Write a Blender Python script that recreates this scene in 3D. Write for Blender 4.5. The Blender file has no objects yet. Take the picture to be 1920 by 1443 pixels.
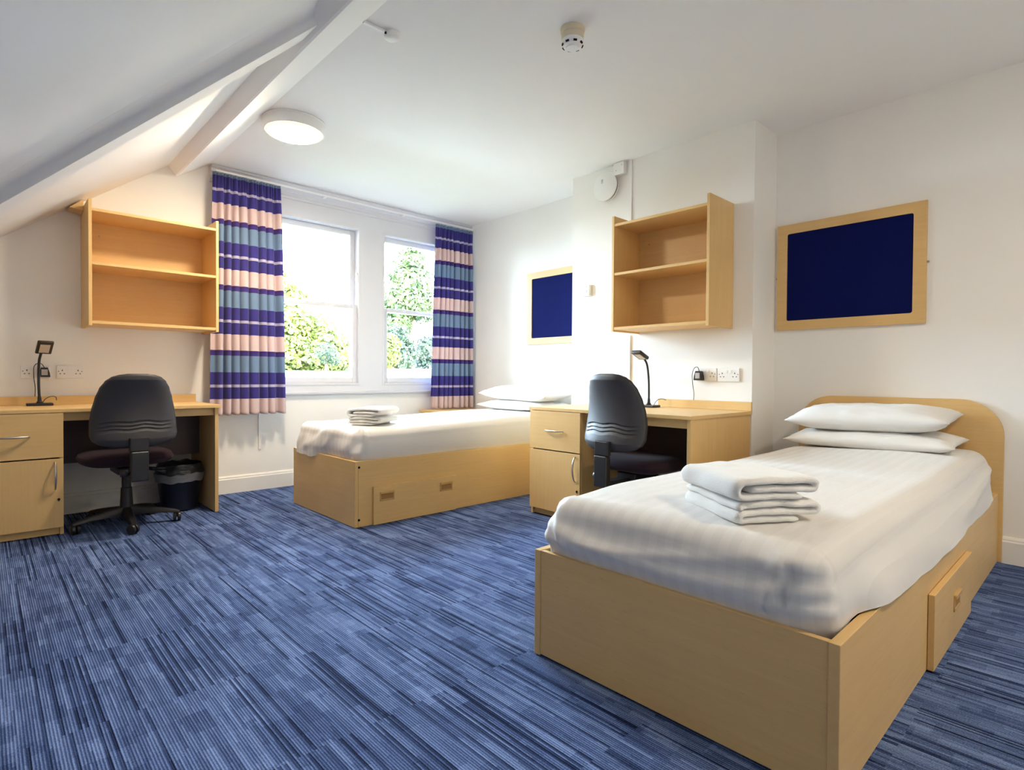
import bpy, bmesh, math, random
from mathutils import Vector, Matrix, noise

PI = math.pi
SC = bpy.context.scene
COL = SC.collection

# ------------------------------------------------------------------ camera
YAW, PITCH, ROLL = 0.7541, -0.0152, 0.0068
FPX, CAM_H = 1061.5864, 0.9478
cd = bpy.data.cameras.new('camera')
cam = bpy.data.objects.new('camera', cd)
COL.objects.link(cam)
cd.sensor_fit = 'HORIZONTAL'
cd.sensor_width = 36.0
cd.lens = 36.0 * FPX / 1920.0
cd.clip_start = 0.02
cd.clip_end = 400
fw = Vector((math.sin(YAW) * math.cos(PITCH), math.cos(YAW) * math.cos(PITCH), math.sin(PITCH)))
rt0 = Vector((math.cos(YAW), -math.sin(YAW), 0))
up0 = rt0.cross(fw)
rt = rt0 * math.cos(ROLL) + up0 * math.sin(ROLL)
up = -rt0 * math.sin(ROLL) + up0 * math.cos(ROLL)
cam.matrix_world = Matrix(((rt.x, up.x, -fw.x, 0), (rt.y, up.y, -fw.y, 0), (rt.z, up.z, -fw.z, CAM_H), (0, 0, 0, 1)))
SC.camera = cam

# ------------------------------------------------------------------ sky, sun, exposure
SKY = 19.0
SUN = 3.0
LAMP = 72.0
FILL_LAMP = 44.0  # strength of the added fill light behind the camera
EXPOSURE = 2.02
wd = bpy.data.worlds.new('overcast_sky')
SC.world = wd
wd.use_nodes = True
bg = wd.node_tree.nodes['Background']
bg.inputs[0].default_value = (0.63, 0.81, 1.0, 1)
bg.inputs[1].default_value = SKY
sl = bpy.data.lights.new('sun', 'SUN')
sl.energy = SUN
sl.angle = 0.02
sl.color = (1.0, 0.95, 0.82)
so = bpy.data.objects.new('sun', sl)
COL.objects.link(so)
so.location = (0, -4, 12)
so.rotation_euler = Vector((0.25, 0.8, -0.75)).to_track_quat('-Z', 'Y').to_euler()
SC.view_settings.view_transform = 'Standard'
SC.view_settings.look = 'None'
SC.view_settings.gamma = 1
SC.view_settings.use_curve_mapping = False
SC.view_settings.exposure = EXPOSURE
try:
    SC.cycles.use_denoising = True
    SC.cycles.max_bounces = 12
    SC.cycles.diffuse_bounces = 8
    SC.cycles.transparent_max_bounces = 12
    SC.cycles.sample_clamp_indirect = 6.0
except Exception:
    pass

# ------------------------------------------------------------------ room numbers (metres)
ZC = 2.56        # flat ceiling
XB = 3.535       # chimney breast face
XW = 3.866       # right wall
YW = 4.831       # window wall
YB0, YB1 = 1.561, 3.05
XL, YF = -1.3, -1.4
SLOPE = 0.7437
def zs(x): return 1.802 + SLOPE * (x - 0.096)

# ------------------------------------------------------------------ helpers
def new_obj(name, me, mat=None, parent=None, smooth=False):
    o = bpy.data.objects.new(name, me)
    COL.objects.link(o)
    if mat is not None and not me.materials:
        me.materials.append(mat)
    if smooth:
        for p in me.polygons: p.use_smooth = True
    if parent is not None:
        o.parent = parent
    return o

def tag(o, label=None, cat=None, group=None, kind=None):
    if label: o['label'] = label
    if cat: o['category'] = cat
    if group: o['group'] = group
    if kind: o['kind'] = kind
    return o

def empty(name, loc=(0, 0, 0), rz=0.0):
    o = bpy.data.objects.new(name, None)
    o.empty_display_size = 0.05
    o.location = loc
    o.rotation_euler = (0, 0, rz)
    COL.objects.link(o)
    return o

class MB:
    def __init__(s): s.bm = bmesh.new()
    def box(s, lo, hi, bev=0.0, seg=2, rot=None, piv=None):
        lo, hi = Vector(lo), Vector(hi)
        r = bmesh.ops.create_cube(s.bm, size=1.0)
        vs = r['verts']
        c, d = (lo + hi) / 2, hi - lo
        for v in vs:
            v.co = Vector((v.co.x * d.x, v.co.y * d.y, v.co.z * d.z)) + c
        if bev > 0:
            es = list({e for v in vs for e in v.link_edges})
            rr = bmesh.ops.bevel(s.bm, geom=es, offset=bev, segments=seg, affect='EDGES', profile=0.5)
            vs = list({v for f in rr['faces'] for v in f.verts} | {v for v in vs if v.is_valid})
        if rot is not None:
            p = Vector(piv) if piv is not None else c
            for v in vs: v.co = rot @ (v.co - p) + p
        return s
    def prism(s, pts, axis, a, b, bev=0.0):
        def mk(p, t):
            if axis == 'x': return Vector((t, p[0], p[1]))
            if axis == 'y': return Vector((p[0], t, p[1]))
            return Vector((p[0], p[1], t))
        A = [s.bm.verts.new(mk(p, a)) for p in pts]
        B = [s.bm.verts.new(mk(p, b)) for p in pts]
        n = len(pts)
        fs = [s.bm.faces.new(A), s.bm.faces.new(B[::-1])]
        for i in range(n):
            fs.append(s.bm.faces.new((A[i], B[i], B[(i + 1) % n], A[(i + 1) % n])))
        if bev > 0:
            es = list({e for f in fs[:2] for e in f.edges})
            bmesh.ops.bevel(s.bm, geom=es, offset=bev, segments=2, affect='EDGES', profile=0.5)
        return s
    def tube(s, path, r, n=10, cap=True):
        path = [Vector(p) for p in path]
        rs = r if isinstance(r, (list, tuple)) else [r] * len(path)
        rings = []
        prev = None
        for i, p in enumerate(path):
            t = (path[min(i + 1, len(path) - 1)] - path[max(i - 1, 0)]).normalized()
            if prev is None:
                a = Vector((0, 0, 1)) if abs(t.z) < 0.9 else Vector((1, 0, 0))
                u = t.cross(a).normalized()
            else:
                u = (prev - t * prev.dot(t)).normalized()
            prev = u
            w = t.cross(u)
            rings.append([s.bm.verts.new(p + (u * math.cos(2 * PI * k / n) + w * math.sin(2 * PI * k / n)) * rs[i]) for k in range(n)])
        for i in range(len(rings) - 1):
            for k in range(n):
                s.bm.faces.new((rings[i][k], rings[i][(k + 1) % n], rings[i + 1][(k + 1) % n], rings[i + 1][k]))
        if cap:
            s.bm.faces.new(rings[0][::-1]); s.bm.faces.new(rings[-1])
        return s
    def lathe(s, prof, n=40, c=(0, 0, 0), axis='z'):
        c = Vector(c)
        rings = []
        for (r, h) in prof:
            ring = []
            if r < 1e-6:
                ring = [s.bm.verts.new(s._ax(0, 0, h, axis) + c)]
            else:
                for k in range(n):
                    a = 2 * PI * k / n
                    ring.append(s.bm.verts.new(s._ax(r * math.cos(a), r * math.sin(a), h, axis) + c))
            rings.append(ring)
        for i in range(len(rings) - 1):
            A, B = rings[i], rings[i + 1]
            if len(A) == 1 and len(B) == 1: continue
            for k in range(n):
                k2 = (k + 1) % n
                if len(A) == 1: s.bm.faces.new((A[0], B[k], B[k2]))
                elif len(B) == 1: s.bm.faces.new((A[k], B[0], A[k2]))
                else: s.bm.faces.new((A[k], B[k], B[k2], A[k2]))
        return s
    def _ax(s, a, b, h, axis):
        if axis == 'z': return Vector((a, b, h))
        if axis == 'x': return Vector((h, a, b))
        return Vector((a, h, b))
    def poly(s, pts):
        s.bm.faces.new([s.bm.verts.new(p) for p in pts]); return s
    def grid(s, rows, wrap=False, flip=False):
        V = [[s.bm.verts.new(p) for p in r] for r in rows]
        for i in range(len(V) - 1):
            m = len(V[i])
            for k in range(m if wrap else m - 1):
                q = (V[i][k], V[i][(k + 1) % m], V[i + 1][(k + 1) % m], V[i + 1][k])
                s.bm.faces.new(q[::-1] if flip else q)
        return V
    def build(s, name, mat, parent=None, smooth=False, label=None, autosmooth=None):
        bmesh.ops.remove_doubles(s.bm, verts=s.bm.verts, dist=1e-6)
        bmesh.ops.recalc_face_normals(s.bm, faces=s.bm.faces)
        me = bpy.data.meshes.new(name)
        s.bm.to_mesh(me); s.bm.free()
        o = new_obj(name, me, mat, parent, smooth)
        if autosmooth is not None:
            for p in me.polygons: p.use_smooth = True
            try: me.set_sharp_from_angle(angle=autosmooth)
            except Exception: pass
        if label: o['label'] = label
        return o

def kids(o): return [c for c in bpy.data.objects if c.parent == o]
def copy_tree(o, parent=None):
    c = o.copy(); COL.objects.link(c)
    c.parent = parent
    for ch in kids(o): copy_tree(ch, c)
    return c

# ------------------------------------------------------------------ materials
def mat(name, col, rough=0.5, spec=0.5, metal=0.0, **kw):
    m = bpy.data.materials.new(name); m.use_nodes = True
    b = m.node_tree.nodes['Principled BSDF']
    b.inputs['Base Color'].default_value = (*col, 1)
    b.inputs['Roughness'].default_value = rough
    b.inputs['Specular IOR Level'].default_value = spec
    b.inputs['Metallic'].default_value = metal
    for k, v in kw.items():
        b.inputs[k.replace('_', ' ')].default_value = v
    return m

def nodes(m):
    nt = m.node_tree
    def N(t, **kw):
        n = nt.nodes.new(t)
        for k, v in kw.items(): setattr(n, k, v)
        return n
    def L(a, b): nt.links.new(a, b)
    def M(op, a, b=None, clamp=False):
        n = N('ShaderNodeMath', operation=op, use_clamp=clamp)
        for i, x in enumerate((a, b)):
            if x is None: continue
            if isinstance(x, (int, float)): n.inputs[i].default_value = x
            else: L(x, n.inputs[i])
        return n.outputs[0]
    return nt, N, L, M, nt.nodes['Principled BSDF']

def mix_col(N, L, fac, a, b, blend='MIX'):
    n = N('ShaderNodeMix', data_type='RGBA', blend_type=blend)
    for sock, x in ((n.inputs[0], fac), (n.inputs[6], a), (n.inputs[7], b)):
        if isinstance(x, (int, float)): sock.default_value = x
        elif isinstance(x, tuple): sock.default_value = (*x, 1)
        else: L(x, sock)
    return n.outputs[2]

def plaster(name, col, bump=0.05):
    m = mat(name, col, 0.85, 0.2)
    nt, N, L, M, b = nodes(m)
    tc = N('ShaderNodeTexCoord')
    n1 = N('ShaderNodeTexNoise'); n1.inputs['Scale'].default_value = 2.2; n1.inputs['Detail'].default_value = 4
    n2 = N('ShaderNodeTexNoise'); n2.inputs['Scale'].default_value = 90; n2.inputs['Detail'].default_value = 3
    L(tc.outputs['Object'], n1.inputs['Vector']); L(tc.outputs['Object'], n2.inputs['Vector'])
    c = mix_col(N, L, n1.outputs[0], tuple(x * 0.97 for x in col), tuple(min(1, x * 1.02) for x in col))
    L(c, b.inputs['Base Color'])
    h = M('ADD', M('MULTIPLY', n1.outputs[0], 6.0), n2.outputs[0])
    bp = N('ShaderNodeBump'); bp.inputs['Strength'].default_value = bump; bp.inputs['Distance'].default_value = 0.004
    L(h, bp.inputs['Height']); L(bp.outputs[0], b.inputs['Normal'])
    return m

def wood(name, axis, dark=(0.655, 0.415, 0.165), light=(0.735, 0.49, 0.205), rough=0.42):
    """beech-effect laminate; the grain runs along axis"""
    m = mat(name, light, rough, 0.45)
    nt, N, L, M, b = nodes(m)
    tc = N('ShaderNodeTexCoord')
    mp = N('ShaderNodeMapping')
    sc = [55.0, 55.0, 55.0]; sc['xyz'.index(axis)] = 2.2
    mp.inputs['Scale'].default_value = sc
    L(tc.outputs['Object'], mp.inputs['Vector'])
    n1 = N('ShaderNodeTexNoise'); n1.inputs['Scale'].default_value = 1.0; n1.inputs['Detail'].default_value = 5; n1.inputs['Roughness'].default_value = 0.65
    L(mp.outputs[0], n1.inputs['Vector'])
    n2 = N('ShaderNodeTexNoise'); n2.inputs['Scale'].default_value = 3.0; n2.inputs['Detail'].default_value = 2
    L(tc.outputs['Object'], n2.inputs['Vector'])
    mp3 = N('ShaderNodeMapping')
    sc3 = [220.0, 220.0, 220.0]; sc3['xyz'.index(axis)] = 26.0
    mp3.inputs['Scale'].default_value = sc3
    L(tc.outputs['Object'], mp3.inputs['Vector'])
    n3 = N('ShaderNodeTexNoise'); n3.inputs['Scale'].default_value = 1.0; n3.inputs['Detail'].default_value = 1
    L(mp3.outputs[0], n3.inputs['Vector'])
    fleck = M('MULTIPLY', M('SUBTRACT', n3.outputs[0], 0.62, True), 3.0, True)
    f = M('ADD', M('MULTIPLY', n1.outputs[0], 0.6), M('MULTIPLY', n2.outputs[0], 0.5))
    r = N('ShaderNodeValToRGB')
    r.color_ramp.elements[0].position = 0.35; r.color_ramp.elements[0].color = (*dark, 1)
    r.color_ramp.elements[1].position = 0.75; r.color_ramp.elements[1].color = (*light, 1)
    L(f, r.inputs[0])
    c = mix_col(N, L, M('MULTIPLY', fleck, 0.5), r.outputs[0], tuple(x * 0.72 for x in dark))
    L(c, b.inputs['Base Color'])
    bp = N('ShaderNodeBump'); bp.inputs['Strength'].default_value = 0.06; bp.inputs['Distance'].default_value = 0.002
    L(n1.outputs[0], bp.inputs['Height']); L(bp.outputs[0], b.inputs['Normal'])
    return m

def carpet():
    m = mat('ribbed_blue_carpet', (0.1, 0.15, 0.3), 0.95, 0.1)
    nt, N, L, M, b = nodes(m)
    tc = N('ShaderNodeTexCoord'); sp = N('ShaderNodeSeparateXYZ')
    L(tc.outputs['Object'], sp.inputs[0])
    X, Y = sp.outputs[0], sp.outputs[1]
    pitch = 0.0072
    def white(u, v):
        c = N('ShaderNodeCombineXYZ'); L(u, c.inputs[0])
        if isinstance(v, (int, float)): c.inputs[1].default_value = v
        else: L(v, c.inputs[1])
        w = N('ShaderNodeTexWhiteNoise', noise_dimensions='2D'); L(c.outputs[0], w.inputs['Vector'])
        return w.outputs['Value']
    rib = M('FLOOR', M('DIVIDE', X, pitch))
    prof = M('MULTIPLY_ADD', M('SINE', M('MULTIPLY', X, 2 * PI / pitch)), 0.5)
    nt.nodes[-1].inputs[2].default_value = 0.5
    # carpet tiles half a metre square, then short runs of ribs inside each tile
    ty = M('FLOOR', M('DIVIDE', M('ADD', Y, 0.13), 0.5)); tx = M('FLOOR', M('DIVIDE', M('ADD', X, 0.2), 0.5))
    line = white(rib, M('ADD', M('MULTIPLY', ty, 7.31), 0.5))
    dark_line = M('GREATER_THAN', line, 0.86)
    lite_line = M('LESS_THAN', line, 0.14)
    bx = M('FLOOR', M('DIVIDE', X, 0.058))
    off = white(bx, 3.3)
    by = M('FLOOR', M('ADD', M('DIVIDE', Y, 0.105), M('MULTIPLY', off, 5.0)))
    blk = white(bx, by)
    bx2 = M('FLOOR', M('DIVIDE', X, 0.0288)); by2 = M('FLOOR', M('ADD', M('DIVIDE', Y, 0.23), M('MULTIPLY', white(bx2, 8.1), 4.0)))
    blk2 = white(bx2, by2)
    fine = N('ShaderNodeTexNoise'); fine.inputs['Scale'].default_value = 260; fine.inputs['Detail'].default_value = 2
    L(tc.outputs['Object'], fine.inputs['Vector'])
    t = M('ADD', M('MULTIPLY', blk, 0.17), M('MULTIPLY', blk2, 0.15))
    t = M('ADD', t, M('MULTIPLY', fine.outputs[0], 0.62))
    ry = M('FLOOR', M('ADD', M('DIVIDE', Y, 0.15), M('MULTIPLY', white(rib, 21.7), 9.0)))
    run = white(rib, ry)
    t = M('ADD', t, M('MULTIPLY', M('SUBTRACT', run, 0.5), 0.22))
    t = M('ADD', t, M('MULTIPLY', prof, 0.30))
    t = M('SUBTRACT', t, M('MULTIPLY', dark_line, 0.34))
    t = M('ADD', t, M('MULTIPLY', lite_line, 0.10))
    r = N('ShaderNodeValToRGB')
    e = r.color_ramp.elements
    e[0].position = 0.12; e[0].color = (0.004, 0.008, 0.036, 1)
    e[1].position = 1.0; e[1].color = (0.225, 0.315, 0.575, 1)
    k = e.new(0.55); k.color = (0.052, 0.085, 0.208, 1)
    L(t, r.inputs[0]); L(r.outputs[0], b.inputs['Base Color'])
    h = M('ADD', prof, M('MULTIPLY', fine.outputs[0], 0.8))
    bp = N('ShaderNodeBump'); bp.inputs['Strength'].default_value = 0.5; bp.inputs['Distance'].default_value = 0.003
    L(h, bp.inputs['Height']); L(bp.outputs[0], b.inputs['Normal'])
    return m

def sheet_mat(name, stripes=True):
    m = mat(name, (0.75, 0.725, 0.69), 0.7, 0.25, Sheen_Weight=0.2)
    nt, N, L, M, b = nodes(m)
    tc = N('ShaderNodeTexCoord'); sp = N('ShaderNodeSeparateXYZ'); L(tc.outputs['Object'], sp.inputs[0])
    n2 = N('ShaderNodeTexNoise'); n2.inputs['Scale'].default_value = 14; n2.inputs['Detail'].default_value = 4
    L(tc.outputs['Object'], n2.inputs['Vector'])
    hgt = M('MULTIPLY', n2.outputs[0], 0.5)
    if stripes:
        s = M('GREATER_THAN', M('SINE', M('MULTIPLY', sp.outputs[1], 2 * PI / 0.052)), 0.0)
        c = mix_col(N, L, s, (0.695, 0.668, 0.635), (0.725, 0.70, 0.668))
        L(c, b.inputs['Base Color'])
        L(M('SUBTRACT', 0.75, M('MULTIPLY', s, 0.3)), b.inputs['Roughness'])
        hgt = M('ADD', hgt, M('MULTIPLY', s, 0.25))
    bp = N('ShaderNodeBump'); bp.inputs['Strength'].default_value = 0.25; bp.inputs['Distance'].default_value = 0.008
    L(hgt, bp.inputs['Height']); L(bp.outputs[0], b.inputs['Normal'])
    return m

def towel_mat():
    m = mat('white_terry', (0.83, 0.81, 0.78), 0.95, 0.1, Sheen_Weight=0.4)
    nt, N, L, M, b = nodes(m)
    tc = N('ShaderNodeTexCoord')
    n = N('ShaderNodeTexNoise'); n.inputs['Scale'].default_value = 420; n.inputs['Detail'].default_value = 2
    L(tc.outputs['Object'], n.inputs['Vector'])
    bp = N('ShaderNodeBump'); bp.inputs['Strength'].default_value = 0.6; bp.inputs['Distance'].default_value = 0.003
    L(n.outputs[0], bp.inputs['Height']); L(bp.outputs[0], b.inputs['Normal'])
    return m

def curtain_mat():
    m = mat('striped_curtain_cloth', (0.2, 0.2, 0.5), 0.75, 0.25, Sheen_Weight=0.15)
    nt, N, L, M, b = nodes(m)
    tc = N('ShaderNodeTexCoord'); sp = N('ShaderNodeSeparateXYZ'); L(tc.outputs['Object'], sp.inputs[0])
    R = 0.50
    f = M('DIVIDE', M('MODULO', sp.outputs[2], R), R)
    navy, pink, teal, white, plum = (0.044, 0.034, 0.215), (0.67, 0.515, 0.495), (0.17, 0.255, 0.385), (0.48, 0.44, 0.58), (0.058, 0.022, 0.17)
    r = N('ShaderNodeValToRGB'); r.color_ramp.interpolation = 'CONSTANT'
    e = r.color_ramp.elements
    bands = [(0.0, pink), (0.243, navy), (0.425, white), (0.466, navy), (0.66, teal), (0.915, plum), (0.93, navy), (0.955, plum)]
    e[0].position = 0.0; e[0].color = (*pink, 1)
    e[1].position = bands[1][0]; e[1].color = (*bands[1][1], 1)
    for p, c in bands[2:]:
        k = e.new(p); k.color = (*c, 1)
    L(f, r.inputs[0])
    n = N('ShaderNodeTexNoise'); n.inputs['Scale'].default_value = 300
    L(tc.outputs['Object'], n.inputs['Vector'])
    c = mix_col(N, L, M('MULTIPLY', n.outputs[0], 0.25), r.outputs[0], (0.6, 0.6, 0.7), 'SOFT_LIGHT')
    L(c, b.inputs['Base Color'])
    tr = N('ShaderNodeBsdfTranslucent'); L(c, tr.inputs['Color'])
    mx = N('ShaderNodeMixShader'); mx.inputs[0].default_value = 0.16
    L(b.outputs[0], mx.inputs[1]); L(tr.outputs[0], mx.inputs[2])
    L(mx.outputs[0], nt.nodes['Material Output'].inputs['Surface'])
    return m

def leaf_mat(name, a, c):
    m = mat(name, a, 0.6, 0.3)
    nt, N, L, M, b = nodes(m)
    tc = N('ShaderNodeTexCoord')
    n = N('ShaderNodeTexNoise'); n.inputs['Scale'].default_value = 1.6; n.inputs['Detail'].default_value = 6
    L(tc.outputs['Object'], n.inputs['Vector'])
    r = N('ShaderNodeValToRGB')
    r.color_ramp.elements[0].position = 0.38; r.color_ramp.elements[0].color = (*a, 1)
    r.color_ramp.elements[1].position = 0.62; r.color_ramp.elements[1].color = (*c, 1)
    L(n.outputs[0], r.inputs[0]); L(r.outputs[0], b.inputs['Base Color'])
    tr = N('ShaderNodeBsdfTranslucent'); L(r.outputs[0], tr.inputs['Color'])
    mx = N('ShaderNodeMixShader'); mx.inputs[0].default_value = 0.3
    L(b.outputs[0], mx.inputs[1]); L(tr.outputs[0], mx.inputs[2])
    L(mx.outputs[0], nt.nodes['Material Output'].inputs['Surface'])
    return m

def glass_mat():
    m = bpy.data.materials.new('window_glass'); m.use_nodes = True
    nt = m.node_tree
    nt.nodes.remove(nt.nodes['Principled BSDF'])
    t = nt.nodes.new('ShaderNodeBsdfTransparent'); t.inputs[0].default_value = (0.96, 0.98, 0.97, 1)
    g = nt.nodes.new('ShaderNodeBsdfGlossy'); g.inputs['Roughness'].default_value = 0.02
    fr = nt.nodes.new('ShaderNodeFresnel'); fr.inputs[0].default_value = 1.35
    mx = nt.nodes.new('ShaderNodeMixShader')
    nt.links.new(fr.outputs[0], mx.inputs[0]); nt.links.new(t.outputs[0], mx.inputs[1]); nt.links.new(g.outputs[0], mx.inputs[2])
    nt.links.new(mx.outputs[0], nt.nodes['Material Output'].inputs['Surface'])
    return m

def felt(name, col):
    m = mat(name, col, 0.95, 0.1, Sheen_Weight=0.05)
    nt, N, L, M, b = nodes(m)
    tc = N('ShaderNodeTexCoord')
    n = N('ShaderNodeTexNoise'); n.inputs['Scale'].default_value = 160; n.inputs['Detail'].default_value = 3
    L(tc.outputs['Object'], n.inputs['Vector'])
    c = mix_col(N, L, n.outputs[0], tuple(x * 0.8 for x in col), tuple(x * 1.2 for x in col)); L(c, b.inputs['Base Color'])
    bp = N('ShaderNodeBump'); bp.inputs['Strength'].default_value = 0.3; bp.inputs['Distance'].default_value = 0.002
    L(n.outputs[0], bp.inputs['Height']); L(bp.outputs[0], b.inputs['Normal'])
    return m

WALL = plaster('cream_emulsion', (0.85, 0.828, 0.79))
CEIL = plaster('white_ceiling_emulsion', (0.86, 0.845, 0.83))
PAINT = mat('pale_grey_gloss_paint', (0.63, 0.625, 0.655), 0.3, 0.5)
CARPET = carpet()
WX, WY, WZ = wood('beech_laminate_grain_x', 'x'), wood('beech_laminate_grain_y', 'y'), wood('beech_laminate_grain_z', 'z')
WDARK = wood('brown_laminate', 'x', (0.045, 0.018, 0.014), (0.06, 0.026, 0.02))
SKIRT = mat('cream_gloss_paint', (0.82, 0.80, 0.765), 0.35, 0.5)
WHITE = mat('white_plastic', (0.82, 0.81, 0.79), 0.35, 0.5)
OFFWHITE = mat('yellowed_plastic', (0.66, 0.57, 0.42), 0.4, 0.5)
BLACK = mat('black_plastic', (0.012, 0.011, 0.013), 0.38, 0.5)
SOFTBLACK = mat('charcoal_chair_shell', (0.030, 0.028, 0.033), 0.5, 0.45)
FABRIC = felt('dark_plum_fabric', (0.022, 0.011, 0.017))
DARK = mat('dark_hole', (0.012, 0.01, 0.01), 0.8, 0.1)
STEEL = mat('brushed_steel', (0.62, 0.58, 0.52), 0.28, 0.5, 1.0)
BRASS = mat('dull_metal_fixing', (0.42, 0.36, 0.26), 0.4, 0.5, 1.0)
GREY = mat('grey_label', (0.45, 0.43, 0.44), 0.6, 0.3)
SHEET = sheet_mat('white_striped_sheet')
PILLOW = sheet_mat('white_pillowcase', False)
TOWEL = towel_mat()
CURT = curtain_mat()
FELT = felt('royal_blue_felt', (0.0022, 0.006, 0.072))
GLASS = glass_mat()
BAG = mat('black_bin_liner', (0.02, 0.02, 0.023), 0.3, 0.5)
BAGG = mat('grey_bin_band', (0.20, 0.20, 0.21), 0.45, 0.5)
BIN = mat('navy_bin_plastic', (0.006, 0.007, 0.018), 0.4, 0.5)
LED = mat('frosted_lamp_panel', (0.55, 0.52, 0.50), 0.5, 0.4)

# ------------------------------------------------------------------ room shell
def struct(o): o['kind'] = 'structure'; return o
struct(MB().box((XL - 0.1, YF - 0.1, -0.12), (XW + 0.2, YW + 0.2, 0.0)).build('floor', CARPET))
struct(MB().box((1.15, YF - 0.1, ZC), (XW + 0.2, YW + 0.2, ZC + 0.12)).build('ceiling', CEIL))
sl_pts = [(XL - 0.2, zs(XL - 0.2)), (1.16, zs(1.16)), (1.16, zs(1.16) + 0.18), (XL - 0.2, zs(XL - 0.2) + 0.18)]
struct(MB().prism(sl_pts, 'y', YF - 0.1, YW + 0.2).build('ceiling_slope', CEIL))
# window wall with two openings
W1, W2, WZ0, WZ1 = (1.715, 2.585), (2.815, 3.685), 0.857, 2.317
wb = MB()
T = YW + 0.2
wb.box((XL - 0.1, YW, 0), (W1[0], T, ZC + 0.1))
wb.box((W1[0], YW, 0), (W2[1], T, WZ0)); wb.box((W1[0], YW, WZ1), (W2[1], T, ZC + 0.1))
wb.box((W1[1], YW, WZ0), (W2[0], T, WZ1)); wb.box((W2[1], YW, 0), (XW + 0.2, T, ZC + 0.1))
struct(wb.build('wall_back', WALL))
struct(MB().box((XW, YF - 0.1, 0), (XW + 0.2, YW, ZC)).build('wall_right', WALL))
struct(MB().box((XB, YB0, 0), (XW + 0.01, YB1, ZC)).build('wall_chimney', WALL))
struct(MB().box((XL - 0.1, YF, 0), (XL, YW, ZC)).build('wall_left', WALL))
struct(MB().box((XL - 0.1, YF - 0.1, 0), (XW + 0.2, YF, ZC + 0.1)).build('wall_front', WALL))
# plastered beams
b1 = [(0.95, zs(0.95) + 0.03), (1.022, zs(1.022)), (1.072, 2.432), (1.082, 2.428), (1.285, ZC), (1.285, ZC + 0.05), (1.0, ZC + 0.05)]
struct(MB().prism(b1, 'y', YF, YW + 0.02).build('trim_1', CEIL))
HA, HB = Vector((0.979, 2.444, 2.384)), Vector((0.069, 3.454, 1.707))
LA, LB = Vector((1.01, 2.581, 2.407)), Vector((0.074, 3.731, 1.711))
def lerp(a, b, t): return a + (b - a) * t
def beam_sec(t):
    h, l = lerp(HA, HB, t), lerp(LA, LB, t)
    d = (h - l).normalized()
    def onp(p, e=0.02): return Vector((p.x, p.y, zs(p.x) + e))
    top = onp(h, 0).z - h.z
    near = []
    for k in range(9):
        f = k / 8
        q = h + d * (0.19 * (1 - f) ** 1.0)
        near.append(Vector((q.x, q.y, zs(q.x) + (0.006 if k == 0 else 0.0) - top * (1 - math.sqrt(max(0.0, 1 - f ** 2.6))) * 0.93)))
    return near + [h + Vector((0, 0, 0.002)), h, l, onp(l - d * 0.015)]
bb = MB()
rows = [beam_sec(t) for t in (-0.12, 0.15, 0.4, 0.7, 1.0, 1.5)]
V = bb.grid(rows, wrap=True)
bb.bm.faces.new(V[0][::-1]); bb.bm.faces.new(V[-1])
struct(bb.build('trim_2', CEIL, autosmooth=0.9))
# cornice over the window
co = [(YW, 2.44), (YW - 0.02, 2.44), (YW - 0.022, 2.458), (YW - 0.034, 2.466), (YW - 0.036, 2.488), (YW - 0.052, 2.498), (YW - 0.062, 2.512), (YW - 0.064, 2.535), (YW - 0.078, 2.545), (YW - 0.078, ZC - 0.002), (YW, ZC - 0.002)]
struct(MB().prism(co, 'x', 1.30, XW).build('trim_3', PAINT))
# flat boarding round the sashes, window board and apron moulding
cs = MB()
yc = YW - 0.012
X0, X1 = 1.60, 3.80
cs.box((X0, yc, 0.795), (X1, YW + 0.005, WZ0)); cs.box((X0, yc, WZ1), (X1, YW + 0.005, 2.445))
cs.box((X0, yc, WZ0), (W1[0], YW + 0.005, WZ1)); cs.box((W1[1], yc, WZ0), (W2[0], YW + 0.005, WZ1)); cs.box((W2[1], yc, WZ0), (X1, YW + 0.005, WZ1))
struct(cs.build('trim_4', PAINT))
sb = [(YW, 0.765), (YW - 0.02, 0.767), (YW - 0.024, 0.778), (YW - 0.036, 0.782), (YW - 0.038, 0.797), (YW - 0.03, 0.801), (YW, 0.803)]
struct(MB().prism(sb, 'x', X0 - 0.03, X1 + 0.03).build('trim_5', PAINT))

def skirting(name, axis, face, a, b, sgn):
    prof = [(0, 0), (0.018, 0), (0.018, 0.112), (0.013, 0.118), (0.013, 0.126), (0.007, 0.136), (0.0, 0.138)]
    if axis == 'x': return struct(MB().prism([(face + sgn * p, z) for p, z in prof], 'x', a, b).build(name, SKIRT))
    return struct(MB().prism([(face + sgn * p, z) for p, z in prof], 'y', a, b).build(name, SKIRT))
skirting('baseboard_back', 'x', YW, XL, XW, -1)
skirting('baseboard_right', 'y', XW, YF, YB0, -1)
skirting('baseboard_recess', 'y', XW, YB1, YW - 0.02, -1)
skirting('baseboard_chimney', 'y', XB, YB0, YB1, -1)
skirting('baseboard_front', 'x', YF, XL, XW - 0.02, 1)
skirting('baseboard_left', 'y', XL, YF, YW - 0.02, 1)

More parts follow.
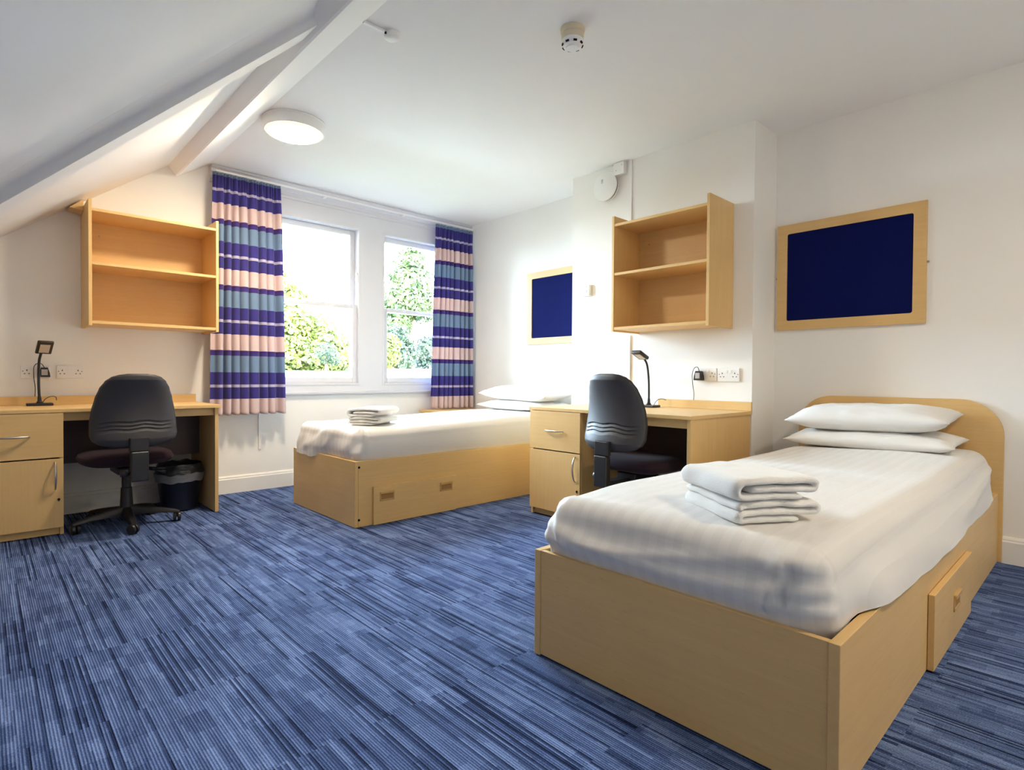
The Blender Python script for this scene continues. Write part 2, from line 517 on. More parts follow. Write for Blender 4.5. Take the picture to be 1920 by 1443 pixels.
# ------------------------------------------------------------------ sash windows
def sash_window(n, x0, x1):
    w = struct(empty('window_%d' % n, (0, 0, 0)))
    # box frame lining and staff bead
    f = MB()
    t = 0.022
    ya, yb = YW - 0.016, YW + 0.17
    f.box((x0, ya, WZ0), (x0 + t, yb, WZ1), 0.002); f.box((x1 - t, ya, WZ0), (x1, yb, WZ1), 0.002)
    f.box((x0 + t, ya, WZ1 - t), (x1 - t, yb, WZ1), 0.002); f.box((x0 + t, ya, WZ0), (x1 - t, yb, WZ0 + t), 0.002)
    f.build('window_frame', PAINT, w)
    zm = 1.588
    def sash(name, z0, z1, y0, y1, bot, top):
        s = MB(); a, b2 = x0 + t, x1 - t; st = 0.046
        s.box((a, y0, z0), (a + st, y1, z1), 0.003); s.box((b2 - st, y0, z0), (b2, y1, z1), 0.003)
        s.box((a + st, y0, z0), (b2 - st, y1, z0 + bot), 0.003); s.box((a + st, y0, z1 - top), (b2 - st, y1, z1), 0.003)
        o = s.build(name, PAINT, w)
        yy = (y0 + y1) / 2
        MB().box((a + st - 0.004, yy - 0.002, z0 + bot - 0.004), (b2 - st + 0.004, yy + 0.002, z1 - top + 0.004)).build('pane', GLASS, o)
        return o
    lo = sash('lower_sash', WZ0 + t, zm + 0.012, YW + 0.012, YW + 0.052, 0.05, 0.036)
    hi = sash('upper_sash', zm - 0.022, WZ1 - t, YW + 0.062, YW + 0.102, 0.036, 0.046)
    h = MB(); xm = x1 - t - 0.018
    h.box((xm, YW - 0.006, 1.80), (xm + 0.018, YW + 0.012, 1.90), 0.003).build('sash_stop', WHITE, w)
    return w
sash_window(1, *W1)
sash_window(2, *W2)
# daylight portals in the two openings
for nm, (a, b) in (('daylight_left_sash', W1), ('daylight_right_sash', W2)):
    ld = bpy.data.lights.new(nm, 'AREA'); ld.shape = 'RECTANGLE'
    ld.size = b - a; ld.size_y = WZ1 - WZ0
    try: ld.cycles.is_portal = True
    except Exception: pass
    lo_ = bpy.data.objects.new(nm, ld); COL.objects.link(lo_)
    lo_.location = ((a + b) / 2, YW + 0.19, (WZ0 + WZ1) / 2)
    lo_.rotation_euler = (-PI / 2, 0, 0)

# ------------------------------------------------------------------ beds
def rounded_sheet(name, x0, x1, y0, y1, ztop, prof, r_c, disp, m, parent=None, rings=26, nx=90, ny=46):
    """a sheet drawn over a mattress: rounded-rectangle rings from the middle outwards, then a skirt; prof(px,py) gives (out, z) pairs"""
    cx, cy = (x0 + x1) / 2, (y0 + y1) / 2
    per = []
    def arc(cx_, cy_, a0, k=9):
        for i in range(k + 1):
            a = a0 + (PI / 2) * i / k
            per.append((cx_ + r_c * math.cos(a), cy_ + r_c * math.sin(a), math.cos(a), math.sin(a)))
    def seg(xa, ya, xb, yb, nx_, ny_, n):
        for i in range(1, n):
            per.append((xa + (xb - xa) * i / n, ya + (yb - ya) * i / n, nx_, ny_))
    arc(x1 - r_c, y1 - r_c, 0); seg(x1 - r_c, y1, x0 + r_c, y1, 0, 1, nx)
    arc(x0 + r_c, y1 - r_c, PI / 2); seg(x0, y1 - r_c, x0, y0 + r_c, -1, 0, ny)
    arc(x0 + r_c, y0 + r_c, PI); seg(x0 + r_c, y0, x1 - r_c, y0, 0, -1, nx)
    arc(x1 - r_c, y0 + r_c, 1.5 * PI); seg(x1, y0 + r_c, x1, y1 - r_c, 1, 0, ny)
    rows = []
    E = r_c * 0.97
    hw, hl = (y1 - y0) / 2 - E, (x1 - x0) / 2 - E
    for k in range(rings + 1):
        s = 0.03 + 0.97 * (k / rings)
        row = []
        for (px, py, nx_, ny_) in per:
            ix, iy = px - nx_ * E, py - ny_ * E
            # shrink towards the long centre line
            sx = cx + (ix - cx) * (1 - (1 - s) * hw / hl * 1.0); sy = cy + (iy - cy) * s
            p = Vector((sx, sy, ztop(sx, sy)))
            row.append(disp(p, Vector((0, 0, 1)), nx_, ny_, 0))
        rows.append(row)
    for (o_, zf) in [(i / 7, None) for i in range(1, 8)]:
        a = o_ * PI / 2
        row = []
        for (px, py, nx_, ny_) in per:
            d = -E + E * math.sin(a)
            x_, y_ = px + nx_ * d, py + ny_ * d
            ix, iy = px - nx_ * E, py - ny_ * E
            z_ = ztop(ix, iy) - E * 0.9 * (1 - math.cos(a))
            row.append(disp(Vector((x_, y_, z_)), Vector((nx_ * math.sin(a), ny_ * math.sin(a), math.cos(a))), nx_, ny_, 0.2 * o_))
        rows.append(row)
    K = 12
    for k in range(1, K + 1):
        v = k / K
        row = []
        for (px, py, nx_, ny_) in per:
            zt = ztop(px - nx_ * E, py - ny_ * E) - E * 0.9
            out, zb = prof(px, py, nx_, ny_)
            z_ = zt + (zb - zt) * v
            d = out * (v ** 1.3) + 0.012 * math.sin(v * PI)
            row.append(disp(Vector((px + nx_ * d, py + ny_ * d, z_)), Vector((nx_, ny_, 0)), nx_, ny_, v))
        rows.append(row)
    g = MB(); V = g.grid(rows, wrap=True)
    r0 = V[0]; nt_, nl_ = 20 + nx - 1, ny - 1
    A = r0[:nt_]; B = r0[nt_ + nl_:2 * nt_ + nl_][::-1]
    for i in range(nt_ - 1): g.bm.faces.new((A[i], A[i + 1], B[i + 1], B[i]))
    g.bm.faces.new(r0[nt_ - 1:nt_ + nl_ + 1]); g.bm.faces.new(r0[2 * nt_ + nl_ - 1:] + [r0[0]])
    return g.build(name, m, parent, smooth=True)

def cup_pull(parent, c, w=0.105, h=0.062, m=None):
    """moulded cup pull in the face of a drawer front that looks towards -y"""
    x, y, z = c
    f = MB()
    f.box((x - w / 2, y - 0.010, z + h / 2 - 0.018), (x + w / 2, y + 0.004, z + h / 2), 0.004)
    f.box((x - w / 2, y - 0.004, z - h / 2), (x + w / 2, y + 0.004, z - h / 2 + 0.009), 0.002)
    f.box((x - w / 2, y - 0.004, z - h / 2), (x - w / 2 + 0.009, y + 0.004, z + h / 2 - 0.01), 0.002)
    f.box((x + w / 2 - 0.009, y - 0.004, z - h / 2), (x + w / 2, y + 0.004, z + h / 2 - 0.01), 0.002)
    o = f.build('handle', m or HANDLEWOOD, parent)
    return o
HANDLEWOOD = mat('ochre_plastic_pull', (0.54, 0.32, 0.11), 0.4, 0.5)
RECESS_SHADE = mat('ochre_recess_shade', (0.36, 0.19, 0.06), 0.6, 0.3)  # pull colour darkened to paint the shade of an uncut hollow

def drawer_front(parent, x0, x1, y, z0, z1, pulls):
    th = 0.018
    # solid board; a darker plate inside each pull paints the shade of a hollow
    d = MB()
    hz0, hz1, hw = z0 + (z1 - z0) * 0.60, z0 + (z1 - z0) * 0.60 + 0.062, 0.105
    if len(pulls) == 1: hz0, hz1 = z0 + 0.105, z0 + 0.167
    d.box((x0, y, z0), (x1, y + th, z1), 0.0015)
    o = d.build('drawer', WX, parent)
    for px in pulls:
        h = cup_pull(o, (px, y, (hz0 + hz1) / 2))
        MB().box((px - hw / 2 + 0.008, y - 0.0012, hz0 + 0.008), (px + hw / 2 - 0.008, y + 0.002, hz1 - 0.016)).build('recess_shade', RECESS_SHADE, o)
    return o

# ---- the near bed
BZ = 0.3605
bed = tag(empty('divan_bed', (2.62, 0.88, 0)), 'beech bed with rounded headboard and side drawer, nearest the camera', 'bed', 'single beds')
def pb(o, root):      # parent keeping world coordinates
    o.parent = root; o.matrix_parent_inverse = root.matrix_basis.inverted(); return o
bx0, by0, by1 = 1.3757, 0.4038, 1.3450
pb(MB().box((bx0 + 0.004, by0 + 0.025, 0.008), (bx0 + 0.022, by1 - 0.025, BZ - 0.001), 0.0012).build('foot_panel', WY), bed)
pb(MB().box((bx0, by0, 0.004), (3.842, by0 + 0.025, BZ), 0.0018).build('side_panel', WX), bed)
pb(MB().box((bx0, by1 - 0.025, 0.004), (3.842, by1, BZ), 0.0018).build('side_panel', WX), bed)
hb = []
hy0, hy1, hz = 0.386, 1.388, 0.842
rc = 0.19
hb += [(hy0, 0.004), (hy1, 0.004)]
for i in range(13):
    a = (PI / 2) * i / 12
    hb.append((hy1 - rc + rc * math.cos(a), hz - rc + rc * math.sin(a)))
for i in range(13):
    a = PI / 2 + (PI / 2) * i / 12
    hb.append((hy0 + rc + rc * math.cos(a), hz - rc + rc * math.sin(a)))
pb(MB().prism(hb, 'x', 3.842, 3.8635, 0.0015).build('headboard', WY), bed)
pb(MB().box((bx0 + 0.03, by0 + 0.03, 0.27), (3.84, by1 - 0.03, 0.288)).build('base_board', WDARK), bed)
dr = drawer_front(None, 2.232, 2.918, by0 - 0.0195, 0.006, 0.252, [2.60]); pb(dr, bed)

def sstep(a, b, x):
    t = max(0, min(1, (x - a) / (b - a))); return t * t * (3 - 2 * t)
def ridge(d, w): return math.exp(-(d / w) ** 2)
def nz(x, y, z=0.0): return noise.noise(Vector((x, y, z)))
def rz_(x, y, z=0.0): return max(0.0, 1 - 2.2 * abs(noise.noise(Vector((x, y, z))))) ** 2

def top1(x, y):
    crown = 0.012 * math.cos((y - 0.88) / 0.5 * PI / 2)
    return 0.548 + crown + 0.030 * sstep(2.6, 3.7, x) * (1 - 0.8 * sstep(0.6, 1.2, y)) - 0.012 * sstep(1.75, 1.42, x) + 0.004 * nz(x * 3, y * 3)
def prof1(px, py, nx_, ny_):
    if ny_ < -0.5:          # camera side: hangs out over the side board
        k = sstep(1.54, 1.74, px) * (1 - sstep(3.55, 3.78, px))
        wav = 0.008 * nz(px * 6, 1.7) + 0.012 * nz(px * 2.3, 5.1)
        zb = 0.338 + 0.029 * sstep(1.48, 1.60, px) - 0.026 * sstep(1.72, 2.05, px) * (1 - sstep(3.2, 3.5, px))
        return 0.046 * k + 0.002 * (1 - k), zb + wav * sstep(1.6, 1.9, px)
    if ny_ > 0.5:
        k = sstep(1.42, 1.50, px) * 0 + 0.5
        return 0.02, 0.352 + 0.008 * nz(px * 6, 9.0)
    return (0.0, 0.335)
def disp1(p, n, nx_, ny_, v):
    d = 0.0
    if nx_ < -0.4 or (v > 0 and p.x < 1.75):
        # sagging drapes across the foot and pleats at the corners
        t = p.y
        d += 0.012 * ridge(p.z - (0.455 - 0.05 * math.sin((t - 0.45) / 0.85 * PI)), 0.022) * (1 if nx_ < -0.4 else 0)
        d += 0.010 * ridge(p.z - (0.405 - 0.03 * math.sin((t - 0.45) / 0.85 * PI)), 0.014) * (1 if nx_ < -0.4 else 0)
        if nx_ < -0.4:
            d -= 0.020 * ridge((p.y - 0.530) + (p.z - 0.45) * 0.25, 0.010) * sstep(0.52, 0.47, p.z)
            d += 0.016 * ridge((p.y - 0.556) + (p.z - 0.45) * 0.22, 0.015) * sstep(0.53, 0.47, p.z)
            d -= 0.010 * ridge((p.y - 1.27) - (p.z - 0.45) * 0.45, 0.012) * sstep(0.54, 0.48, p.z)
            d += 0.008 * ridge((p.y - 1.245) - (p.z - 0.45) * 0.45, 0.015) * sstep(0.54, 0.48, p.z)
    if nx_ < -0.4 and v > 0:
        d = min(d, 0.03) * sstep(0.36, 0.41, p.z)
        d += sstep(0.36, 0.41, p.z) * 0.016 * rz_(p.y * 1.1, p.z * 7 + p.y * 0.8, 2.7) * sstep(0.56, 0.50, p.z) + 0.008 * nz(p.y * 3, p.z * 12, 6.1) * sstep(0.36, 0.41, p.z)
    if ny_ < -0.4 and v > 0.0:
        d += 0.010 * nz(p.x * 2.2 + p.z * 5, p.z * 9, 3.0) * v
        d += 0.012 * ridge((p.z - 0.45) - 0.10 * (p.x - 3.35), 0.02) * sstep(2.7, 3.2, p.x)
    d += 0.004 * nz(p.x * 5, p.y * 5 + 7, p.z * 6) * (0.35 + v)
    q = p + n * d
    if v == 0 and p.x < 1.9:
        q.z += 0.006 * nz(p.x * 9, p.y * 4 - p.x * 5, 2.0) * sstep(1.9, 1.5, p.x)
    return q
sh1 = rounded_sheet('mattress', 1.402, 3.828, 0.440, 1.312, top1, prof1, 0.08, disp1, SHEET)
tag(sh1, 'mattress in a white satin-striped sheet on the near bed', 'mattress', 'sheeted mattresses')

# ---- the far bed, between window and chimney breast
B2Z = 0.413
bed2 = tag(empty('divan_bed', (2.77, 3.67, 0)), 'beech bed below the window, two-pull drawer and dark screw heads at its corner', 'bed', 'single beds')
fx0, fy0, fy1 = 1.6837, 3.2025, 4.144
pb(MB().box((fx0, fy0 + 0.001, 0.003), (fx0 + 0.022, fy1, B2Z), 0.0015).build('foot_panel', WY), bed2)
pb(MB().box((fx0 + 0.0225, fy0, 0.003), (3.842, fy0 + 0.025, B2Z), 0.0015).build('side_panel', WX), bed2)
pb(MB().box((fx0 + 0.0225, fy1 - 0.025, 0.003), (3.842, fy1, B2Z), 0.0015).build('side_panel', WX), bed2)
pb(MB().box((3.842, fy0, 0.003), (3.862, fy1, 0.56), 0.0015).build('head_panel', WY), bed2)
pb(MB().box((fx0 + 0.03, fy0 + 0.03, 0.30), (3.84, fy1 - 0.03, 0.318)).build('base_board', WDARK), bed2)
d2 = drawer_front(None, 1.803, 2.455, fy0 - 0.0195, 0.004, 0.246, [1.898, 2.366]); pb(d2, bed2)
for z in (0.376, 0.048):
    pb(MB().lathe([(0, 0), (0.0075, 0), (0.0075, 0.003), (0, 0.003)], 14, (1.7105, fy0 - 0.0026, z), 'y').build('screw', DARK), bed2)

def top2(x, y):
    return 0.605 + 0.006 * math.cos((y - 3.67) / 0.5 * PI / 2) + 0.036 * sstep(1.8, 3.6, x) + 0.003 * nz(x * 3, y * 3, 4)
def prof2(px, py, nx_, ny_):
    if ny_ < -0.5:
        return -0.006, 0.409 + 0.004 * nz(px * 5, 2.0)
    if nx_ < -0.5:
        k = sstep(3.62, 3.85, py)
        return 0.034 * k - 0.002, (0.385 + 0.012 * nz(py * 9, 1.0)) * k + 0.408 * (1 - k)
    if ny_ > 0.5: return 0.02, 0.40
    return 0.0, 0.40
def disp2(p, n, nx_, ny_, v):
    d = 0.0
    if nx_ < -0.4 and v > 0:
        s = (p.y - 3.25) + (p.z - 0.5) * 1.1
        d += 0.006 * math.sin(s * 26 + 7 * nz(p.y * 3, p.z * 3)) * sstep(0.63, 0.52, p.z) * (0.3 + 0.7 * v)
        d += 0.013 * nz(p.y * 4, p.z * 6, 1.5)
    if nx_ < -0.4 and v > 0:
        d += 0.013 * rz_(p.y * 3.2 + p.z * 3.5, p.z * 1.2 - p.y * 0.5, 4.4) * sstep(0.64, 0.57, p.z)
    if v == 0 and p.x < 2.0:
        d += 0.005 * math.sin(p.y * 50 + p.x * 20) * sstep(1.9, 1.72, p.x) * sstep(0.0, 0.01, p.x)
    if ny_ < -0.4 and p.x < 1.85:
        d += 0.010 * ridge((p.x - 1.74) - (p.z - 0.5) * 0.2, 0.012) - 0.008 * ridge((p.x - 1.765) - (p.z - 0.5) * 0.2, 0.01)
    if ny_ < -0.4 and v > 0: d += 0.006 * nz(p.x * 2.5, p.z * 8, 2.2) * v
    if nx_ < -0.4 and v > 0: d = d * (0.15 + 0.85 * sstep(0.415, 0.47, p.z))
    d += 0.003 * nz(p.x * 5, p.y * 5 + 7, p.z * 6)
    return p + n * d
sh2 = rounded_sheet('mattress', 1.706, 3.828, 3.222, 4.124, top2, prof2, 0.075, disp2, SHEET)
tag(sh2, 'mattress in a plain-looking white sheet on the bed under the window', 'mattress', 'sheeted mattresses')

# ------------------------------------------------------------------ pillows
def pillow(name, cx, cy, cz, lx, ly, th, tilt, seed, dz_near=0.0, label='', rz=0.0, sag=0.0):
    """lx across the bed head to foot, ly along the headboard; soft envelope with pulled-out corners"""
    n = 36
    top, bot = [], []
    for sgn, rows in ((1, top), (-1, bot)):
        for i in range(n + 1):
            r = []
            for j in range(n + 1):
                u, v = -1 + 2 * i / n, -1 + 2 * j / n
                e = max(0, 1 - abs(u) ** 3.2) ** 0.55 * max(0, 1 - abs(v) ** 3.6) ** 0.55
                pin = 1 - 0.06 * (1 - abs(v) ** 2) * (abs(u) ** 3)
                pin2 = 1 - 0.05 * (1 - abs(u) ** 2) * (abs(v) ** 3)
                x, y = u * lx / 2 * pin, v * ly / 2 * pin2
                wr = 0.010 * nz(u * 2.2 + seed, v * 2.2, seed) + 0.006 * nz(u * 6 + seed, v * 7, seed * 2)
                edge = 0.022 * ridge(abs(v) - 0.86, 0.06) * nz(u * 8, v * 3, seed) + 0.018 * ridge(abs(u) - 0.86, 0.07) * nz(v * 9, u * 3, seed + 4)
                z = sgn * e * (th / 2 + (wr + edge) * (1 if sgn > 0 else 0.4))
                z += -sag * (v * v) + 0.006 * nz(u * 1.3, v * 1.3, seed + 9)
                r.append(Vector((x, y, z)))
            rows.append(r)
    g = MB(); g.grid(top); g.grid(bot, flip=True)
    bmesh.ops.remove_doubles(g.bm, verts=g.bm.verts, dist=1e-4)
    R = Matrix.Rotation(rz, 3, 'Z') @ Matrix.Rotation(tilt, 3, 'Y') @ Matrix.Rotation(dz_near, 3, 'X')
    for v in g.bm.verts: v.co = R @ v.co + Vector((cx, cy, cz))
    o = g.build(name, PILLOW, smooth=True)
    return tag(o, label, 'pillow', 'pillows in white cases')
pillow('pillow', 3.60, 0.915, 0.617, 0.43, 0.80, 0.105, -0.05, 1.3, -0.012, 'white pillow lying flat on the near bed, under the plumper pillow')
pillow('pillow', 3.61, 0.928, 0.735, 0.42, 0.775, 0.142, -0.08, 5.2, -0.03, 'plump white pillow uppermost against the rounded headboard')
pillow('pillow', 3.575, 3.665, 0.692, 0.43, 0.80, 0.088, -0.03, 8.8, 0.0, 'flattened white pillow under the other by the window')
pillow('pillow', 3.60, 3.640, 0.800, 0.43, 0.86, 0.132, -0.08, 3.1, 0.02, 'puffed white pillow on top at the head of the window bed')

# ------------------------------------------------------------------ folded towels
def towel(cx, cy, z0, rz, w, dep, t, seed, style, label, group):
    """one bath towel folded in three then over; the fold shows on the local -y face"""
    path = []
    def arc(cx_, cz_, r, a0, a1, k=8):
        for i in range(k + 1):
            a = a0 + (a1 - a0) * i / k
            path.append(Vector((cx_ + r * math.cos(a), 0, cz_ + r * math.sin(a))))
    h = w / 2
    if style == 0:      # outer layer over the top, inner tongue tucked in from the right
        path.append(Vector((h * 0.55, 0, t * 0.5)))
        path.append(Vector((0, 0, t * 0.5)))
        arc(-h + t * 1.55, t * 1.55 + t * 0.0, t * 1.05, -PI / 2, -3 * PI / 2)
        path.append(Vector((0, 0, t * 2.75)))
        arc(h - t * 1.4, t * 2.08, t * 0.62, PI / 2, -PI / 2)
        path.append(Vector((0.0, 0, t * 1.55)))
        path.append(Vector((-h * 0.62, 0, t * 1.5)))
    else:
        path.append(Vector((h * 0.45, 0, t * 0.45)))
        path.append(Vector((-h * 0.2, 0, t * 0.45)))
        arc(-h + t * 1.3, t * 0.98, t * 0.52, -PI / 2, -3 * PI / 2)
        path.append(Vector((0, 0, t * 1.5)))
        path.append(Vector((h * 0.7, 0, t * 1.42)))
        arc(h - t * 1.5, t * 2.0, t * 0.55, -PI / 2, PI / 2)
        path.append(Vector((0, 0, t * 2.6)))
        path.append(Vector((-h * 0.78, 0, t * 2.5)))
        arc(-h * 0.78, t * 1.95, t * 0.55, PI / 2, PI * 0.95, 4)
    # resample
    pts = [path[0]]
    for a, b in zip(path, path[1:]):
        n = max(1, int((b - a).length / 0.010))
        for i in range(1, n + 1): pts.append(lerp(a, b, i / n))
    nrm = []
    for i in range(len(pts)):
        d = (pts[min(i + 1, len(pts) - 1)] - pts[max(i - 1, 0)]).normalized()
        nrm.append(Vector((-d.z, 0, d.x)))
    M_ = 22
    rows = []
    for j in range(M_ + 1):
        y = -dep / 2 + dep * j / M_
        e = min(j, M_ - j)
        th = t * 0.54 * (0.55 if e == 0 else 0.9 if e == 1 else 1.0)
        ring = []
        K = len(pts)
        for side in (1, -1):
            seq = range(K) if side == 1 else range(K - 1, -1, -1)
            for i in seq:
                end = min(i, K - 1 - i)
                tt = th * (0.5 if end == 0 else 1.0)
                p = pts[i] + nrm[i] * tt * side
                q = Vector((p.x, y, p.z))
                q.x += 0.006 * nz(p.x * 9, y * 7, seed) + 0.004 * nz(y * 12, seed, 1)
                q.y += 0.008 * nz(p.x * 10, p.z * 30, seed + j * 0.0) + 0.006 * nz(p.x * 30, p.z * 60, seed + 3)
                q.z = max(0.001, q.z * (1 + 0.14 * nz(p.x * 8, y * 6, seed + 5)) + 0.002 * nz(p.x * 25, y * 22, seed + 8) - 0.004 * (p.x / h) ** 2)
                ring.append(q)
        rows.append(ring)
    g = MB(); V = g.grid(rows, wrap=True)
    K = len(pts)
    for r_ in (V[0], V[-1]):
        for i in range(K - 1):
            try: g.bm.faces.new((r_[i], r_[i + 1], r_[2 * K - 2 - i], r_[2 * K - 1 - i]))
            except ValueError: pass
    o = g.build('towel', TOWEL, smooth=True)
    o.location = (cx, cy, z0); o.rotation_euler = (0, 0, rz)
    return tag(o, label, 'towel', group)
towel(1.668, 0.745, 0.5530, math.radians(-33), 0.272, 0.295, 0.0200, 2.0, 1, 'white towel lying on the near bed sheet, beneath another towel', 'towels folded on the near bed')
towel(1.668, 0.750, 0.6135, math.radians(-31), 0.268, 0.300, 0.0200, 7.0, 0, 'folded white towel topping the pair on the near bed', 'towels folded on the near bed')
towel(1.985, 3.505, 0.6150, math.radians(-55), 0.252, 0.30, 0.0185, 4.0, 1, 'lower towel of the pair folded on the window bed', 'towels folded on the far bed')
towel(1.985, 3.505, 0.6705, math.radians(-56), 0.250, 0.31, 0.0185, 9.0, 0, 'upper towel of the pair folded on the window bed', 'towels folded on the far bed')

# ------------------------------------------------------------------ bedside cabinet behind the far bed
cab = tag(empty('bedside_cabinet', (3.53, 4.58, 0)), 'low beech cabinet in the corner below the right curtain', 'cabinet')
pb(MB().box((3.235, 4.38, 0.0), (3.825, 4.77, 0.585), 0.001).build('carcass', WZ), cab)
pb(MB().box((3.215, 4.355, 0.5855), (3.845, 4.79, 0.607), 0.003).build('top_board', WX), cab)
pb(MB().box((3.25, 4.362, 0.06), (3.81, 4.3795, 0.575), 0.001).build('door', WZ), cab)

# ------------------------------------------------------------------ desks
def bow_handle(parent, a, b, out, r=0.0048):
    a, b, out = Vector(a), Vector(b), Vector(out)
    pts = []
    n = 14
    for i in range(n + 1):
        t = i / n
        pts.append(lerp(a, b, t) + out * (0.006 + 0.022 * math.sin(t * PI) ** 0.75))
    pts = [a] + pts + [b]
    rr = [r * 0.9] + [r * (0.8 + 0.55 * math.sin(PI * i / n)) for i in range(n + 1)] + [r * 0.9]
    return MB().tube(pts, rr, 10).build('handle', STEEL, parent, smooth=True)

def make_desk(L, D, H, ped, u0, u1):
    """local frame: front face at y=0 looking to -y, depth to +y, x from 0 (pedestal end) to L"""
    r = empty('desk')
    th = 0.021
    MB().box((-0.012, -0.018, H - th), (L + 0.012, D, H), 0.002).build('worktop', WX, r)
    MB().box((0.0, 0.0, 0.004), (0.018, D - 0.02, H - th - 0.0005), 0.001).build('side_panel', WZ, r)
    MB().box((L - 0.022, 0.0, 0.003), (L, D - 0.004, H - th - 0.0005), 0.001).build('end_panel', WZ, r)
    MB().box((ped - 0.018, 0.0, 0.004), (ped, D - 0.02, H - th - 0.0005), 0.001).build('side_panel', WZ, r)
    MB().box((ped + 0.0005, 0.028, H - th - 0.052), (L - 0.0225, 0.046, H - th - 0.0005), 0.001).build('apron', WX, r)
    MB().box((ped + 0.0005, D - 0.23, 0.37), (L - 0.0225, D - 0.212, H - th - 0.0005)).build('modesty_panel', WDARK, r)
    MB().box((u0, D - 0.018, H + 0.0005), (u1, D, H + 0.057), 0.0012).build('upstand', WX, r)
    MB().box((0.0185, 0.02, 0.004), (ped - 0.0185, 0.036, 0.046), 0.001).build('plinth', WX, r)
    MB().box((0.0185, 0.03, 0.046), (ped - 0.0185, D - 0.03, 0.06)).build('base_board', WX, r)
    d = MB().box((0.002, -0.0185, 0.459), (ped - 0.002, -0.0005, H - th - 0.003), 0.0012).build('drawer', WX, r)
    bow_handle(d, (ped / 2 - 0.075, -0.0185, 0.588), (ped / 2 + 0.075, -0.0185, 0.588), (0, -1, 0))
    d = MB().box((0.002, -0.0185, 0.05), (ped - 0.002, -0.0005, 0.451), 0.0012).build('door', WZ, r)
    bow_handle(d, (ped - 0.04, -0.0185, 0.275), (ped - 0.04, -0.0185, 0.432), (0, -1, 0))
    lk = MB().lathe([(0, 0), (0.007, 0), (0.007, 0.004), (0, 0.004)], 16, (ped - 0.024, -0.0225, 0.214), 'y')
    lk.box((ped - 0.027, -0.0235, 0.204), (ped - 0.021, -0.0185, 0.212))
    lk.build('lock', DARK, d)
    return r
desk = make_desk(1.292, 0.607, 0.74, 0.452, 0.0, 1.300)
desk.location = (-0.098, 4.2205, 0)
tag(desk, 'beech desk along the window wall below the left bookshelf', 'desk', 'study desks')
desk2 = make_desk(1.208, 0.735, 0.74, 0.452, 0.55, 1.218)
desk2.location = (2.795, 2.772, 0); desk2.rotation_euler = (0, 0, -PI / 2)
tag(desk2, 'beech desk against the chimney breast behind the near bed', 'desk', 'study desks')

# ------------------------------------------------------------------ wall bookshelves
def make_shelf(Lx, D, wedge=False):
    """local: back on y=0 wall, opens to -y, x 0..Lx, z from 0"""
    r = empty('wall_bookshelf')
    t = 0.018; Hh = 0.80
    MB().box((0, -D, 0), (t, -0.002, Hh), 0.001).build('side_panel', WZ, r)
    MB().box((Lx - t, -D, 0), (Lx, -0.002, Hh), 0.001).build('side_panel', WZ, r)
    for z in (0.012, 0.376 + 0.012, 0.728):
        MB().box((t + 0.0003, -D + 0.003, z - 0.0), (Lx - t - 0.0003, -0.012, z + t), 0.0012).build('shelf', WX, r)
    bk = MB().box((t, -0.012, 0.012), (Lx - t, -0.004, 0.745)).build('back_panel', WX, r)
    MB().lathe([(0, 0), (0.006, 0), (0.006, 0.002), (0, 0.002)], 12, (0.10, -0.0142, 0.64), 'y').build('screw', BRASS, r)
    return r
s1 = make_shelf(0.761, 0.374)
s1.location = (0.503, YW, 1.255)
MB().prism([(-0.075, 0.775), (-0.001, 0.765), (-0.001, 0.838)], 'y', -0.16, -0.01).build('scribed_wedge', WX, s1)
tag(s1, 'two-tier beech bookshelf beside the left curtain, touching the sloping ceiling', 'bookshelf', 'wall bookshelves')
s2 = make_shelf(0.726, 0.319)
s2.location = (XB, 2.4156, 1.265); s2.rotation_euler = (0, 0, -PI / 2)
tag(s2, 'two-tier beech bookshelf on the chimney breast above the right desk', 'bookshelf', 'wall bookshelves')

# ------------------------------------------------------------------ noticeboards
def noticeboard(y0, y1, z0, z1, label):
    r = tag(empty('noticeboard', (XW, (y0 + y1) / 2, z0)), label, 'noticeboard', 'noticeboards')
    a, b = XW - 0.022, XW - 0.001
    wv, wh = 0.062, 0.060
    o0, o1, p0, p1 = y0 + wv, y1 - wv, z0 + wh, z1 - wh
    rr = 0.012
    inner = []
    for (cy, cz, s) in ((o1 - rr, p1 - rr, 0), (o0 + rr, p1 - rr, 1), (o0 + rr, p0 + rr, 2), (o1 - rr, p0 + rr, 3)):
        for i in range(5):
            an = s * PI / 2 + PI / 2 * i / 4
            inner.append((cy + rr * math.cos(an), cz + rr * math.sin(an)))
    corners = [(y1, z1), (y0, z1), (y0, z0), (y1, z0)]
    f = MB()
    for xx in (a, b):
        I = [f.bm.verts.new((xx, *p)) for p in inner]
        O = [f.bm.verts.new((xx, *p)) for p in corners]
        for k in range(4):
            ring = I[k * 5:k * 5 + 5]
            f.bm.faces.new([O[k]] + ring[::-1])
            f.bm.faces.new([O[k], ring[-1], I[((k + 1) % 4) * 5], O[(k + 1) % 4]])
        if xx == a: Ia, Oa = I, O
        else: Ib, Ob = I, O
    for k in range(20): f.bm.faces.new((Ia[k], Ia[(k + 1) % 20], Ib[(k + 1) % 20], Ib[k]))
    for k in range(4): f.bm.faces.new((Oa[k], Ob[k], Ob[(k + 1) % 4], Oa[(k + 1) % 4]))
    pb(f.build('frame', WY), r)
    pb(MB().box((a + 0.008, o0 - 0.004, p0 - 0.004), (b - 0.002, o1 + 0.004, p1 + 0.004)).build('felt_panel', FELT), r)
    zm = (z0 + z1) / 2
    for yy, s in ((y0, -1), (y1, 1)):
        pb(MB().box((XW - 0.010, min(yy, yy + s * 0.012), zm - 0.006), (XW - 0.004, max(yy, yy + s * 0.012), zm + 0.006), 0.002).build('fixing', BRASS), r)
noticeboard(0.7293, 1.5398, 1.262, 1.946, 'beech-framed blue felt noticeboard above the rounded headboard')
